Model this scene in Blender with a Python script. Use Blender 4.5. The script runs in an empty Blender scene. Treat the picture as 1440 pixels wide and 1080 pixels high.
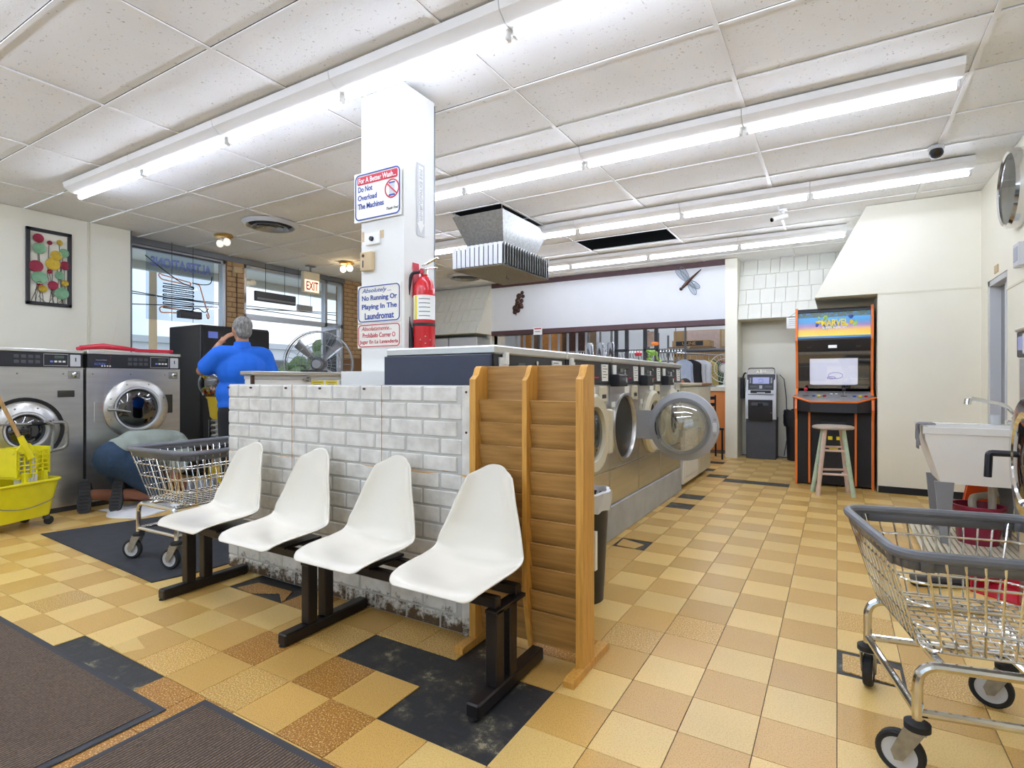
import bpy, bmesh, math, random
from mathutils import Vector, Matrix, Euler
random.seed(7)
PI = math.pi
R = math.radians
sc = bpy.context.scene
C = sc.collection

# ------------------------------------------------------------------ camera
cd = bpy.data.cameras.new('camera'); cam = bpy.data.objects.new('camera', cd); C.objects.link(cam)
cam.location = (0, 0, 1.18); cam.rotation_euler = (R(90), 0, R(30.722))
cd.sensor_width = 36; cd.lens = 36*769/1440; cd.shift_y = -5/1440; cd.clip_start = .02
sc.camera = cam
# ------------------------------------------------------------------ exposure
sc.view_settings.view_transform = 'Standard'; sc.view_settings.look = 'None'
sc.view_settings.exposure = 0.5; sc.view_settings.gamma = 1
sc.view_settings.use_curve_mapping = False
TUBE = 27.5      # emission of the fluorescent tubes
# ------------------------------------------------------------------ sky: pale blue with soft clouds
w = bpy.data.worlds.new('sky'); sc.world = w; w.use_nodes = True
nt = w.node_tree; nt.nodes.clear()
wo = nt.nodes.new('ShaderNodeOutputWorld'); bg = nt.nodes.new('ShaderNodeBackground')
tcw = nt.nodes.new('ShaderNodeTexCoord'); nz = nt.nodes.new('ShaderNodeTexNoise'); cr = nt.nodes.new('ShaderNodeValToRGB')
nz.inputs['Scale'].default_value = 3.0; nz.inputs['Detail'].default_value = 5
cr.color_ramp.elements[0].position = .38; cr.color_ramp.elements[0].color = (.44, .60, .82, 1)
cr.color_ramp.elements[1].position = .62; cr.color_ramp.elements[1].color = (.80, .85, .93, 1)
nt.links.new(tcw.outputs['Generated'], nz.inputs['Vector']); nt.links.new(nz.outputs['Fac'], cr.inputs['Fac'])
nt.links.new(cr.outputs['Color'], bg.inputs['Color']); nt.links.new(bg.outputs[0], wo.inputs[0])
bg.inputs['Strength'].default_value = 1.2

# ------------------------------------------------------------------ materials
def lin(c):
    if isinstance(c, str): c = tuple(int(c[i:i+2], 16)/255 for i in (0, 2, 4))
    return tuple(x/12.92 if x <= .04045 else ((x+.055)/1.055)**2.4 for x in c) + (1,)
MATS = {}
def nodes(name):
    m = bpy.data.materials.new(name); m.use_nodes = True; MATS[name] = m
    t = m.node_tree; b = t.nodes['Principled BSDF']
    return m, t, b
def add(t, kind, **kw):
    n = t.nodes.new(kind)
    for k, v in kw.items():
        if k in n.inputs: n.inputs[k].default_value = v
        else: setattr(n, k, v)
    return n
def mat(name, col, rough=.5, metal=0., var=0., vs=8., bump=0., bs=60., col2=None, stretch=None, spec=None, coat=0, thr=None, emit=0, alpha=None):
    m, t, b = nodes(name); L = t.links.new
    b.inputs['Base Color'].default_value = lin(col); b.inputs['Roughness'].default_value = rough; b.inputs['Metallic'].default_value = metal
    if spec is not None: b.inputs['Specular IOR Level'].default_value = spec
    if coat: b.inputs['Coat Weight'].default_value = coat; b.inputs['Coat Roughness'].default_value = .1
    tc = add(t, 'ShaderNodeTexCoord'); vec = tc.outputs['Object']
    if stretch:
        mp = add(t, 'ShaderNodeMapping'); mp.inputs['Scale'].default_value = stretch; L(vec, mp.inputs['Vector']); vec = mp.outputs[0]
    if var or col2:
        n = add(t, 'ShaderNodeTexNoise', Scale=vs, Detail=5.0); L(vec, n.inputs['Vector'])
        r = add(t, 'ShaderNodeValToRGB'); L(n.outputs['Fac'], r.inputs['Fac'])
        c1 = lin(col); c2 = lin(col2) if col2 else tuple(x*(1-var) for x in c1[:3])+(1,)
        lo, hi = thr if thr else (.3, .7)
        r.color_ramp.elements[0].position = lo; r.color_ramp.elements[0].color = c2
        r.color_ramp.elements[1].position = hi; r.color_ramp.elements[1].color = c1
        L(r.outputs['Color'], b.inputs['Base Color'])
    if bump:
        n2 = add(t, 'ShaderNodeTexNoise', Scale=bs, Detail=3.0); L(vec, n2.inputs['Vector'])
        bp = add(t, 'ShaderNodeBump', Strength=bump, Distance=.004); L(n2.outputs['Fac'], bp.inputs['Height']); L(bp.outputs[0], b.inputs['Normal'])
    if emit: b.inputs['Emission Color'].default_value = lin(col); b.inputs['Emission Strength'].default_value = emit
    return m
def glassy(name, tint, rough=.02, refl=.12, fres=1.45):
    m = bpy.data.materials.new(name); m.use_nodes = True; t = m.node_tree; t.nodes.clear(); MATS[name] = m
    o = add(t, 'ShaderNodeOutputMaterial'); mx = add(t, 'ShaderNodeMixShader'); tr = add(t, 'ShaderNodeBsdfTransparent'); gl = add(t, 'ShaderNodeBsdfGlossy')
    tr.inputs['Color'].default_value = lin(tint); gl.inputs['Roughness'].default_value = rough; gl.inputs['Color'].default_value = (1, 1, 1, 1)
    f = add(t, 'ShaderNodeFresnel', IOR=fres); ma = add(t, 'ShaderNodeMath', operation='ADD'); ma.inputs[1].default_value = refl-.04; ma.use_clamp = True
    t.links.new(f.outputs[0], ma.inputs[0]); t.links.new(ma.outputs[0], mx.inputs['Fac'])
    t.links.new(tr.outputs[0], mx.inputs[1]); t.links.new(gl.outputs[0], mx.inputs[2]); t.links.new(mx.outputs[0], o.inputs[0])
    return m

mat('white_paint', 'eeeee8', .45, var=.04, vs=3)
mat('wall_cream', 'f6f3e3', .38, var=.035, vs=2.0)
mat('cream_end', 'f2edda', .4, var=.05, vs=1.6)
mat('seam', 'e2ddc6', .5)
mat('white_board', 'dfe0e0', .55, var=.02, vs=5, bump=.1, bs=150)
mat('brown_trim', '54383a', .5, var=.15, vs=20)
mat('plenum', '2a2826', .9, var=.3, vs=4)
mat('grid_white', 'f2f1ee', .4)
mat('shingle', 'ecebdf', .6, var=.05, vs=6, bump=.15, bs=30)
mat('alu', 'b9bcbf', .35, .75)
mat('alu_dark', '7d8084', .4, .7)
mat('brick_tan', 'c9a77c', .8, var=.22, vs=12, bump=.5, bs=70)
mat('mortar_tan', '8a6a4c', .9)
mat('mortar_grey', 'c8c7c1', .9, var=.1)
mat('steel', 'd2d1cc', .3, .9, var=.14, vs=2.5, stretch=(1, 1, 9))
mat('steel_top', 'd3d2cc', .34, .8, var=.08, vs=6)
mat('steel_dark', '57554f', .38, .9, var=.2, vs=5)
mat('chrome', 'd8d8d6', .12, 1.0)
mat('zinc', 'a9a8a2', .42, .85, var=.3, vs=40)
mat('black_plastic', '232429', .38, var=.1)
mat('black_matte', '1a1a1c', .7)
mat('black_metal', '241f1f', .33, .2, var=.2, vs=12)
mat('navy_panel', '373d4f', .4, var=.08, vs=9)
mat('grey_paint', '8b8d90', .5)
mat('door_grey', 'a9abae', .4, .2)
mat('deck', '8d8a88', .3, .3, var=.3, vs=14)
mat('dark_grey', '4a4c52', .5, var=.06)
mat('light_grey', 'c9cacb', .5)
mat('cream_plastic', 'd8d0b6', .35, var=.06)
mat('rubber', '232323', .7, var=.2, vs=30)
mat('bumper_grey', '6b6d72', .42, var=.15, vs=14)
mat('white_plastic', 'f2f1ec', .25, var=.02)
mat('seat_white', 'f2ecdd', .22, var=.035, vs=4, coat=.3)
mat('concrete', 'bdbfbd', .7, var=.22, vs=5, bump=.3, bs=40)
mat('yellow_plastic', 'e9dc1c', .4, var=.1, vs=12)
mat('yellow_soft', 'e3c53c', .4, var=.06)
mat('red_paint', 'c9121f', .25, coat=.4)
mat('red_plastic', 'c51f36', .35, var=.08)
mat('maroon_plastic', '8f1c3c', .4, var=.1)
mat('orange_trim', 'e8762b', .4)
mat('orange_plastic', 'ee5a1d', .4)
mat('label_white', 'f4f4ef', .5)
mat('label_yellow', 'f0d82c', .5)
mat('label_grey', 'a6abb3', .5)
mat('ink_blue', '27489a', .5)
mat('ink_red', 'c3273d', .5)
mat('ink_black', '2a2a2e', .6)
mat('ink_grey', 'c9ccd0', .6)
mat('ink_orange', 'ff5a2c', .5)
mat('sign_cream', 'f5f2e6', .35)
mat('oak', 'be9152', .42, var=.0, col2='99703a', vs=3.2, stretch=(1.2, 1.2, 17), thr=(.3, .66), bump=.12, bs=8)
mat('oak_edge', 'd9a24c', .38, col2='bd8a3c', vs=4, stretch=(20, 20, 1.5), thr=(.25, .6))
mat('wood_handle', 'c9a36b', .5, col2='a07c46', vs=4, stretch=(20, 20, 2))
mat('wood_plain', 'c98d4a', .5, col2='a86e33', vs=4, stretch=(3, 3, 18))
mat('cardboard', 'bb9867', .8, var=.1)
mat('cardboard_dark', '8a6b4a', .8, var=.1)
mat('floor_base', '3a3937', .7, col2='8f8a7c', vs=5, thr=(.5, .38))
mat('mat_black', '383a3f', .85, var=.25, vs=14, bump=.4, bs=160)
mat('mat_edge', '3c3e44', .6, var=.2)
mat('skin', 'b98566', .5, var=.08, vs=10)
mat('skin_brown', '8f5a3e', .5, var=.1, vs=10)
mat('hair_grey', '9b9892', .7, col2='55534f', vs=25, stretch=(3, 3, 1), bump=.8, bs=60)
mat('hair_dark', '3b332d', .8, var=.3, vs=40, bump=.6, bs=80)
mat('shirt_blue', '1568d6', .8, var=.14, vs=5, bump=.25, bs=14)
mat('shirt_grey', '9aa398', .85, var=.14, vs=7, bump=.3, bs=16)
mat('trouser_black', '1d1e22', .85)
mat('shorts_navy', '2b4159', .85, var=.2, vs=40, bump=.2, bs=16)
mat('shoe_black', '222225', .6, var=.2, vs=20)
mat('sole', '39393b', .7, var=.3, vs=60, bump=.5, bs=120)
mat('towel', 'e9e9ea', .9, var=.1, vs=12, bump=.6, bs=50)
mat('cloth_grey', '86888c', .9, var=.2, vs=30, bump=.5, bs=60)
mat('leaf_red', '9c1f3c', .35, .2, var=.2, vs=30)
mat('leaf_yellow', 'd3b232', .35, .2, var=.2, vs=30)
mat('leaf_green', '7fae87', .35, .2, var=.2, vs=30)
mat('stem_brown', '4d4634', .5)
mat('frame_black', '2c2c30', .5, var=.2, vs=30)
mat('bronze', '5b4238', .4, .6, var=.3, vs=20)
mat('neon_blue', '6d80d6', .3)
mat('neon_orange', 'e8925c', .3)
mat('cable', '1c1c1e', .5)
mat('gold', 'cfa85a', .3, .8)
mat('beige_plastic', 'cbb38a', .45, var=.06)
mat('pole_wood', 'c7a983', .8, var=.15, stretch=(8, 8, 1))
mat('pale_ground', 'd3d1cb', .9, var=.1, vs=2)  # ground lightened so it bounces daylight up onto the ceiling
mat('far_white', 'dcdcdc', .8)
mat('bush', '6b8054', .9, var=.4, vs=9)
mat('pastel_green', 'bcd0b5', .6, var=.15, vs=18)
mat('pastel_pink', 'd9bfae', .6, var=.15, vs=18)
mat('stool_top', 'b9aa9b', .6, var=.25, vs=16)
mat('tube_light', 'dfe9ff', .4, emit=TUBE)
mat('bulb_glow', 'ffe2b0', .3, emit=9)
mat('bulb_faint_glow', 'f6f2e8', .2, emit=.5)  # unlit bulbs, with a faint glow put into the material
mat('exit_face', 'ffe9cc', .5, emit=.75)
mat('screen_blue', '8d92b8', .25, emit=.25)
mat('screen_white', 'd9dcec', .25, emit=.55)
mat('lcd', '4f5a52', .3)
mat('purple', '8d86c8', .4)
mat('clothes_white', 'e4e5ea', .9, var=.12, vs=12)
mat('clothes_blue', 'a9b3c4', .9, var=.15, vs=12)
mat('clothes_plum', '7c1d42', .9, var=.1)
mat('clothes_green', '56704f', .9, var=.1)
mat('clothes_yellow', 'c8b169', .9, var=.1)
mat('fruit_red', 'c01f2f', .3)
mat('fruit_green', '93bb55', .4)
mat('fruit_orange', 'e47a24', .4)
mat('counter_orange', 'd8843c', .5, var=.05)
mat('bag_clear', 'd5d8da', .25)
mat('pvc', 'ddd8c6', .4)
mat('towel_rag', '8e8c90', .9, var=.3, vs=40, bump=.6, bs=90)
glassy('glass', 'f6f9f9', .02, .035, 1.25)
glassy('acrylic', 'e6ebf0', .05, .04, 1.2)
glassy('door_glass', '8e959c', .03, .16)
glassy('door_glass_clear', 'e4e6e2', .04, .2)
glassy('globe', 'f3f3f3', .02, .1)
glassy('smoke', '45484c', .04, .12)

# drum interior, arcade print, tiles, carpets, bricks with stain
def mat_tile(name, col, speck, amt, sscale, fleck=None):
    m, t, b = nodes(name); L = t.links.new
    tc = add(t, 'ShaderNodeTexCoord'); geo = add(t, 'ShaderNodeNewGeometry')
    n = add(t, 'ShaderNodeTexNoise', Scale=sscale, Detail=2.0); L(geo.outputs['Position'], n.inputs['Vector'])
    r = add(t, 'ShaderNodeValToRGB'); L(n.outputs['Fac'], r.inputs['Fac'])
    r.color_ramp.elements[0].position = .5-amt; r.color_ramp.elements[0].color = lin(speck)
    r.color_ramp.elements[1].position = .5-amt+.1; r.color_ramp.elements[1].color = lin(col)
    if fleck: e = r.color_ramp.elements.new(.60); e.color = lin(col); e = r.color_ramp.elements.new(.66); e.color = lin(fleck)
    # each tile a little lighter or darker
    sn = add(t, 'ShaderNodeVectorMath', operation='SUBTRACT'); L(geo.outputs['Position'], sn.inputs[0]); sn.inputs[1].default_value = (0, 1.40, -.5)
    dv = add(t, 'ShaderNodeVectorMath', operation='DIVIDE'); L(sn.outputs[0], dv.inputs[0]); dv.inputs[1].default_value = (.2305, .2325, 5)
    fl = add(t, 'ShaderNodeVectorMath', operation='FLOOR'); L(dv.outputs[0], fl.inputs[0])
    wn = add(t, 'ShaderNodeTexWhiteNoise'); L(fl.outputs[0], wn.inputs['Vector'])
    big = add(t, 'ShaderNodeTexNoise', Scale=2.4, Detail=3.0); L(geo.outputs['Position'], big.inputs['Vector'])
    sm = add(t, 'ShaderNodeMath', operation='ADD'); L(wn.outputs['Value'], sm.inputs[0]); L(big.outputs['Fac'], sm.inputs[1])
    mr = add(t, 'ShaderNodeMapRange'); L(sm.outputs[0], mr.inputs['Value']); mr.inputs['From Max'].default_value = 2; mr.inputs['To Min'].default_value = .84; mr.inputs['To Max'].default_value = 1.1
    mu = add(t, 'ShaderNodeVectorMath', operation='SCALE'); L(r.outputs['Color'], mu.inputs[0]); L(mr.outputs[0], mu.inputs['Scale'])
    L(mu.outputs[0], b.inputs['Base Color']); b.inputs['Roughness'].default_value = .3
    rn = add(t, 'ShaderNodeMapRange'); L(big.outputs['Fac'], rn.inputs['Value']); rn.inputs['To Min'].default_value = .27; rn.inputs['To Max'].default_value = .33; L(rn.outputs[0], b.inputs['Roughness'])
    return m
mat_tile('tile_light', 'e8c67c', 'd9b163', .12, 210)
mat_tile('tile_mid', 'd3a95c', 'bd8f48', .12, 230)
mat_tile('tile_speck', 'c79445', 'a06a24', .02, 170, 'ecd6a2')
mat_tile('tile_speck_light', 'dcb668', 'bb8838', .07, 180, 'efdcae')
def mat_mastic():
    m, t, b = nodes('mastic'); L = t.links.new; tc = add(t, 'ShaderNodeTexCoord')
    n = add(t, 'ShaderNodeTexNoise', Scale=5.5, Detail=12.0, Roughness=.78); L(tc.outputs['Object'], n.inputs['Vector'])
    r = add(t, 'ShaderNodeValToRGB'); L(n.outputs['Fac'], r.inputs['Fac'])
    r.color_ramp.elements[0].position = .36; r.color_ramp.elements[0].color = lin('a0967a'); r.color_ramp.elements[1].position = .50; r.color_ramp.elements[1].color = lin('27282b')
    e = r.color_ramp.elements.new(.42); e.color = lin('4a473f'); e = r.color_ramp.elements.new(.7); e.color = lin('3a3b3e')
    L(r.outputs['Color'], b.inputs['Base Color']); b.inputs['Roughness'].default_value = .5
    bp = add(t, 'ShaderNodeBump', Strength=.4, Distance=.004); L(n.outputs['Fac'], bp.inputs['Height']); L(bp.outputs[0], b.inputs['Normal'])
mat_mastic()
def mat_carpet(name, c1, c2):
    m, t, b = nodes(name); L = t.links.new
    tc = add(t, 'ShaderNodeTexCoord'); wv = add(t, 'ShaderNodeTexWave', Scale=26.0, Distortion=1.2); wv.bands_direction = 'X'
    wv.inputs['Detail Scale'].default_value = 4
    L(tc.outputs['Object'], wv.inputs['Vector'])
    n = add(t, 'ShaderNodeTexNoise', Scale=150.0, Detail=3.0); L(tc.outputs['Object'], n.inputs['Vector'])
    mx = add(t, 'ShaderNodeMath', operation='MULTIPLY'); L(wv.outputs['Fac'], mx.inputs[0]); L(n.outputs['Fac'], mx.inputs[1])
    r = add(t, 'ShaderNodeValToRGB'); L(mx.outputs[0], r.inputs['Fac'])
    r.color_ramp.elements[0].position = .1; r.color_ramp.elements[0].color = lin(c1); r.color_ramp.elements[1].position = .6; r.color_ramp.elements[1].color = lin(c2)
    L(r.outputs['Color'], b.inputs['Base Color']); b.inputs['Roughness'].default_value = .95
    bp = add(t, 'ShaderNodeBump', Strength=.8, Distance=.006); L(wv.outputs['Fac'], bp.inputs['Height']); L(bp.outputs[0], b.inputs['Normal'])
mat_carpet('carpet_brown', '4c3f35', '8d7966')
def mat_brick_white():
    m, t, b = nodes('brick_white'); L = t.links.new
    geo = add(t, 'ShaderNodeNewGeometry'); sx = add(t, 'ShaderNodeSeparateXYZ'); L(geo.outputs['Position'], sx.inputs[0])
    n = add(t, 'ShaderNodeTexNoise', Scale=14.0, Detail=6.0); L(geo.outputs['Position'], n.inputs['Vector'])
    r = add(t, 'ShaderNodeValToRGB'); L(n.outputs['Fac'], r.inputs['Fac'])
    r.color_ramp.elements[0].position = .3; r.color_ramp.elements[0].color = lin('cfccc2'); r.color_ramp.elements[1].position = .62; r.color_ramp.elements[1].color = lin('e9e7df')
    # rusty tide mark left by standing water, patchy
    n2 = add(t, 'ShaderNodeTexNoise', Scale=16.0, Detail=8.0, Roughness=.75); L(geo.outputs['Position'], n2.inputs['Vector'])
    a = add(t, 'ShaderNodeMapRange'); L(sx.outputs['Z'], a.inputs['Value']); a.inputs['From Min'].default_value = .0; a.inputs['From Max'].default_value = .2; a.inputs['To Min'].default_value = .66; a.inputs['To Max'].default_value = .25
    d_ = add(t, 'ShaderNodeMath', operation='SUBTRACT'); L(a.outputs[0], d_.inputs[0]); L(n2.outputs['Fac'], d_.inputs[1])
    g = add(t, 'ShaderNodeMapRange'); L(d_.outputs[0], g.inputs['Value']); g.inputs['From Min'].default_value = -.02; g.inputs['From Max'].default_value = .10
    mx = add(t, 'ShaderNodeMix', data_type='RGBA'); L(g.outputs[0], mx.inputs[0]); L(r.outputs['Color'], mx.inputs[6]); mx.inputs[7].default_value = lin('5f4a32')
    # thin ochre water streak at two thirds of the height
    w1 = add(t, 'ShaderNodeMath', operation='SUBTRACT'); L(sx.outputs['Z'], w1.inputs[0]); w1.inputs[1].default_value = .742
    n3 = add(t, 'ShaderNodeTexNoise', Scale=4.0, Detail=4.0); L(geo.outputs['Position'], n3.inputs['Vector'])
    w2 = add(t, 'ShaderNodeMath', operation='MULTIPLY_ADD'); L(n3.outputs['Fac'], w2.inputs[0]); w2.inputs[1].default_value = .06; w2.inputs[2].default_value = -.03
    w3 = add(t, 'ShaderNodeMath', operation='ADD'); L(w1.outputs[0], w3.inputs[0]); L(w2.outputs[0], w3.inputs[1])
    w4 = add(t, 'ShaderNodeMath', operation='ABSOLUTE'); L(w3.outputs[0], w4.inputs[0])
    w5 = add(t, 'ShaderNodeMath', operation='LESS_THAN'); L(w4.outputs[0], w5.inputs[0]); w5.inputs[1].default_value = .0045
    m2 = add(t, 'ShaderNodeMix', data_type='RGBA'); L(w5.outputs[0], m2.inputs[0]); L(mx.outputs[2], m2.inputs[6]); m2.inputs[7].default_value = lin('c99b5c')
    L(m2.outputs[2], b.inputs['Base Color']); b.inputs['Roughness'].default_value = .6
    bp = add(t, 'ShaderNodeBump', Strength=.4, Distance=.004); n4 = add(t, 'ShaderNodeTexNoise', Scale=45.0, Detail=4.0); L(geo.outputs['Position'], n4.inputs['Vector'])
    L(n4.outputs['Fac'], bp.inputs['Height']); L(bp.outputs[0], b.inputs['Normal'])
mat_brick_white()
def mat_ceil():
    m, t, b = nodes('ceiling_tile'); L = t.links.new
    geo = add(t, 'ShaderNodeNewGeometry')
    n = add(t, 'ShaderNodeTexNoise', Scale=55.0, Detail=2.0, Roughness=.6); L(geo.outputs['Position'], n.inputs['Vector'])
    r = add(t, 'ShaderNodeValToRGB'); L(n.outputs['Fac'], r.inputs['Fac'])
    r.color_ramp.elements[0].position = .29; r.color_ramp.elements[0].color = lin('c4c0b8'); r.color_ramp.elements[1].position = .34; r.color_ramp.elements[1].color = lin('f6f6f5')
    n2 = add(t, 'ShaderNodeTexNoise', Scale=1.6, Detail=4.0); L(geo.outputs['Position'], n2.inputs['Vector'])
    r2 = add(t, 'ShaderNodeValToRGB'); L(n2.outputs['Fac'], r2.inputs['Fac'])
    r2.color_ramp.elements[0].position = .3; r2.color_ramp.elements[0].color = (.94, .935, .92, 1); r2.color_ramp.elements[1].position = .6; r2.color_ramp.elements[1].color = (1, 1, 1, 1)
    mx = add(t, 'ShaderNodeMix', data_type='RGBA', blend_type='MULTIPLY'); mx.inputs[0].default_value = 1; L(r.outputs['Color'], mx.inputs[6]); L(r2.outputs['Color'], mx.inputs[7])
    L(mx.outputs[2], b.inputs['Base Color']); b.inputs['Roughness'].default_value = .8
    bp = add(t, 'ShaderNodeBump', Strength=.35, Distance=.004); L(n.outputs['Fac'], bp.inputs['Height']); L(bp.outputs[0], b.inputs['Normal'])
mat_ceil()
def mat_marquee():
    m, t, b = nodes('marquee_print'); L = t.links.new
    tc = add(t, 'ShaderNodeTexCoord'); sx = add(t, 'ShaderNodeSeparateXYZ'); L(tc.outputs['Object'], sx.inputs[0])
    mr = add(t, 'ShaderNodeMapRange'); L(sx.outputs['Z'], mr.inputs['Value']); mr.inputs['From Min'].default_value = 1.66; mr.inputs['From Max'].default_value = 1.955
    r = add(t, 'ShaderNodeValToRGB'); L(mr.outputs[0], r.inputs['Fac'])
    el = r.color_ramp.elements; el[0].position = 0; el[0].color = lin('3a7fb0'); el[1].position = 1; el[1].color = lin('2b6a9a')
    for p, c in ((.07, '2f6f9c'), (.09, 'e7c02c'), (.3, 'd9a63c'), (.46, '8f6f9c'), (.62, '2f7fb0'), (.78, '2f86c0'), (.82, '1d5a70')):
        e = el.new(p); e.color = lin(c)
    n = add(t, 'ShaderNodeTexVoronoi', Scale=38.0); L(tc.outputs['Object'], n.inputs['Vector'])
    band = add(t, 'ShaderNodeMath', operation='GREATER_THAN'); L(mr.outputs[0], band.inputs[0]); band.inputs[1].default_value = .81
    sp = add(t, 'ShaderNodeMath', operation='GREATER_THAN'); L(n.outputs['Distance'], sp.inputs[0]); sp.inputs[1].default_value = .42
    k = add(t, 'ShaderNodeMath', operation='MULTIPLY'); L(band.outputs[0], k.inputs[0]); L(sp.outputs[0], k.inputs[1])
    mx = add(t, 'ShaderNodeMix', data_type='RGBA'); L(k.outputs[0], mx.inputs[0]); L(r.outputs['Color'], mx.inputs[6]); mx.inputs[7].default_value = lin('2f4a38')
    L(mx.outputs[2], b.inputs['Base Color']); L(mx.outputs[2], b.inputs['Emission Color']); b.inputs['Emission Strength'].default_value = .3; b.inputs['Roughness'].default_value = .2
mat_marquee()

# ------------------------------------------------------------------ mesh builder
class M:
    def __init__(s): s.v = []; s.f = []; s.mi = []
    def add(s, vs, fs, mi=0):
        o = len(s.v); s.v += [tuple(p) for p in vs]; s.f += [tuple(i+o for i in f) for f in fs]; s.mi += [mi]*len(fs); return s
    def box(s, x0, x1, y0, y1, z0, z1, b=0, mi=0):
        c = ((x0+x1)/2, (y0+y1)/2, (z0+z1)/2); h = (abs(x1-x0)/2, abs(y1-y0)/2, abs(z1-z0)/2)
        if b <= 0:
            vs = [(c[0]+i*h[0], c[1]+j*h[1], c[2]+k*h[2]) for i in (-1, 1) for j in (-1, 1) for k in (-1, 1)]
            return s.add(vs, [(0, 1, 3, 2), (4, 6, 7, 5), (0, 4, 5, 1), (2, 3, 7, 6), (0, 2, 6, 4), (1, 5, 7, 3)], mi)
        b = min(b, *(q*.98 for q in h)); vs = []; idx = {}
        for sg in [(i, j, k) for i in (-1, 1) for j in (-1, 1) for k in (-1, 1)]:
            for a in range(3):
                idx[sg, a] = len(vs)
                vs.append(tuple(c[d]+sg[d]*(h[d] if d == a else h[d]-b) for d in range(3)))
        fs = []
        def sgn(a, sa, bb, sb, d, sd):
            q = [0, 0, 0]; q[a] = sa; q[bb] = sb; q[d] = sd; return tuple(q)
        for a in range(3):
            p, q = [d for d in range(3) if d != a]
            for sa in (-1, 1):
                fs.append(tuple(idx[sgn(a, sa, p, i, q, j), a] for i, j in ((-1, -1), (1, -1), (1, 1), (-1, 1))))
        for a, p, q in ((0, 1, 2), (0, 2, 1), (1, 2, 0)):
            for sa in (-1, 1):
                for sb in (-1, 1):
                    l, r = sgn(a, sa, p, sb, q, -1), sgn(a, sa, p, sb, q, 1)
                    fs.append((idx[l, a], idx[r, a], idx[r, p], idx[l, p]))
        for sg in [(i, j, k) for i in (-1, 1) for j in (-1, 1) for k in (-1, 1)]: fs.append(tuple(idx[sg, a] for a in range(3)))
        return s.add(vs, fs, mi)
    def cyl(s, p0, p1, r0, r1=None, n=16, caps=True, mi=0):
        p0, p1 = Vector(p0), Vector(p1); r1 = r0 if r1 is None else r1
        d = (p1-p0).normalized(); a = d.orthogonal().normalized(); b = d.cross(a)
        vs = []
        for p, r in ((p0, r0), (p1, r1)): vs += [p+r*(math.cos(2*PI*i/n)*a+math.sin(2*PI*i/n)*b) for i in range(n)]
        fs = [(i, (i+1) % n, n+(i+1) % n, n+i) for i in range(n)]
        if caps: fs += [tuple(range(n)), tuple(range(n, 2*n))]
        return s.add(vs, fs, mi)
    def tube(s, pts, r, n=8, closed=False, mi=0):
        P = [Vector(p) for p in pts]; k = len(P); vs = []
        rs = r if isinstance(r, (list, tuple)) else [r]*k
        def tan(i):
            if closed: return (P[(i+1) % k]-P[i-1]).normalized()
            return (P[min(i+1, k-1)]-P[max(i-1, 0)]).normalized()
        a = tan(0).orthogonal().normalized()
        for i in range(k):
            t = tan(i); a = (a-t*a.dot(t))
            a = a.normalized() if a.length > 1e-6 else t.orthogonal().normalized()
            b = t.cross(a)
            vs += [P[i]+rs[i]*(math.cos(2*PI*j/n)*a+math.sin(2*PI*j/n)*b) for j in range(n)]
        fs = []
        for i in range(k if closed else k-1):
            o, q = i*n, ((i+1) % k)*n
            fs += [(o+j, o+(j+1) % n, q+(j+1) % n, q+j) for j in range(n)]
        if not closed: fs += [tuple(range(n)), tuple(range((k-1)*n, k*n))]
        return s.add(vs, fs, mi)
    def lathe(s, prof, n=32, c=(0, 0, 0), axis='z', mi=0, closed=False):
        # prof: list of (radius, height); axis: direction of height
        vs = []; k = len(prof)
        for r, h in prof:
            for i in range(n):
                ca, sa = r*math.cos(2*PI*i/n), r*math.sin(2*PI*i/n)
                q = {'z': (ca, sa, h), 'y': (ca, h, sa), 'x': (h, ca, sa)}[axis]
                vs.append((c[0]+q[0], c[1]+q[1], c[2]+q[2]))
        fs = []
        for i in range(k if closed else k-1):
            o, q = i*n, ((i+1) % k)*n
            fs += [(o+j, o+(j+1) % n, q+(j+1) % n, q+j) for j in range(n)]
        if not closed:
            if prof[0][0] > 1e-5: fs.append(tuple(range(n)))
            if prof[-1][0] > 1e-5: fs.append(tuple(range((k-1)*n, k*n)))
        return s.add(vs, fs, mi)
    def ring(s, prof, n=32, c=(0, 0, 0), axis='z', mi=0): return s.lathe(prof, n, c, axis, mi, True)
    def prism(s, poly, axis, a0, a1, mi=0):
        # poly in the two other axes (x: (y,z), y: (x,z), z: (x,y))
        k = len(poly); vs = []
        for a in (a0, a1):
            for u, v in poly: vs.append({'x': (a, u, v), 'y': (u, a, v), 'z': (u, v, a)}[axis])
        fs = [(i, (i+1) % k, k+(i+1) % k, k+i) for i in range(k)] + [tuple(range(k)), tuple(range(k, 2*k))]
        return s.add(vs, fs, mi)
    def grid(s, fn, nu, nv, mi=0):
        vs = [fn(i/nu, j/nv) for i in range(nu+1) for j in range(nv+1)]
        fs = [(i*(nv+1)+j, (i+1)*(nv+1)+j, (i+1)*(nv+1)+j+1, i*(nv+1)+j+1) for i in range(nu) for j in range(nv)]
        return s.add(vs, fs, mi)
    def ell(s, c, r, rot=None, nu=16, nv=10, mi=0):
        if not isinstance(r, (tuple, list)): r = (r, r, r)
        vs = []; mt = Euler(rot).to_matrix() if rot else None
        for j in range(1, nv):
            th = PI*j/nv
            for i in range(nu):
                p = Vector((r[0]*math.sin(th)*math.cos(2*PI*i/nu), r[1]*math.sin(th)*math.sin(2*PI*i/nu), r[2]*math.cos(th)))
                if mt: p = mt @ p
                vs.append(Vector(c)+p)
        for z in (1, -1):
            p = Vector((0, 0, z*r[2])); p = mt @ p if mt else p; vs.append(Vector(c)+p)
        fs = []
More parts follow.
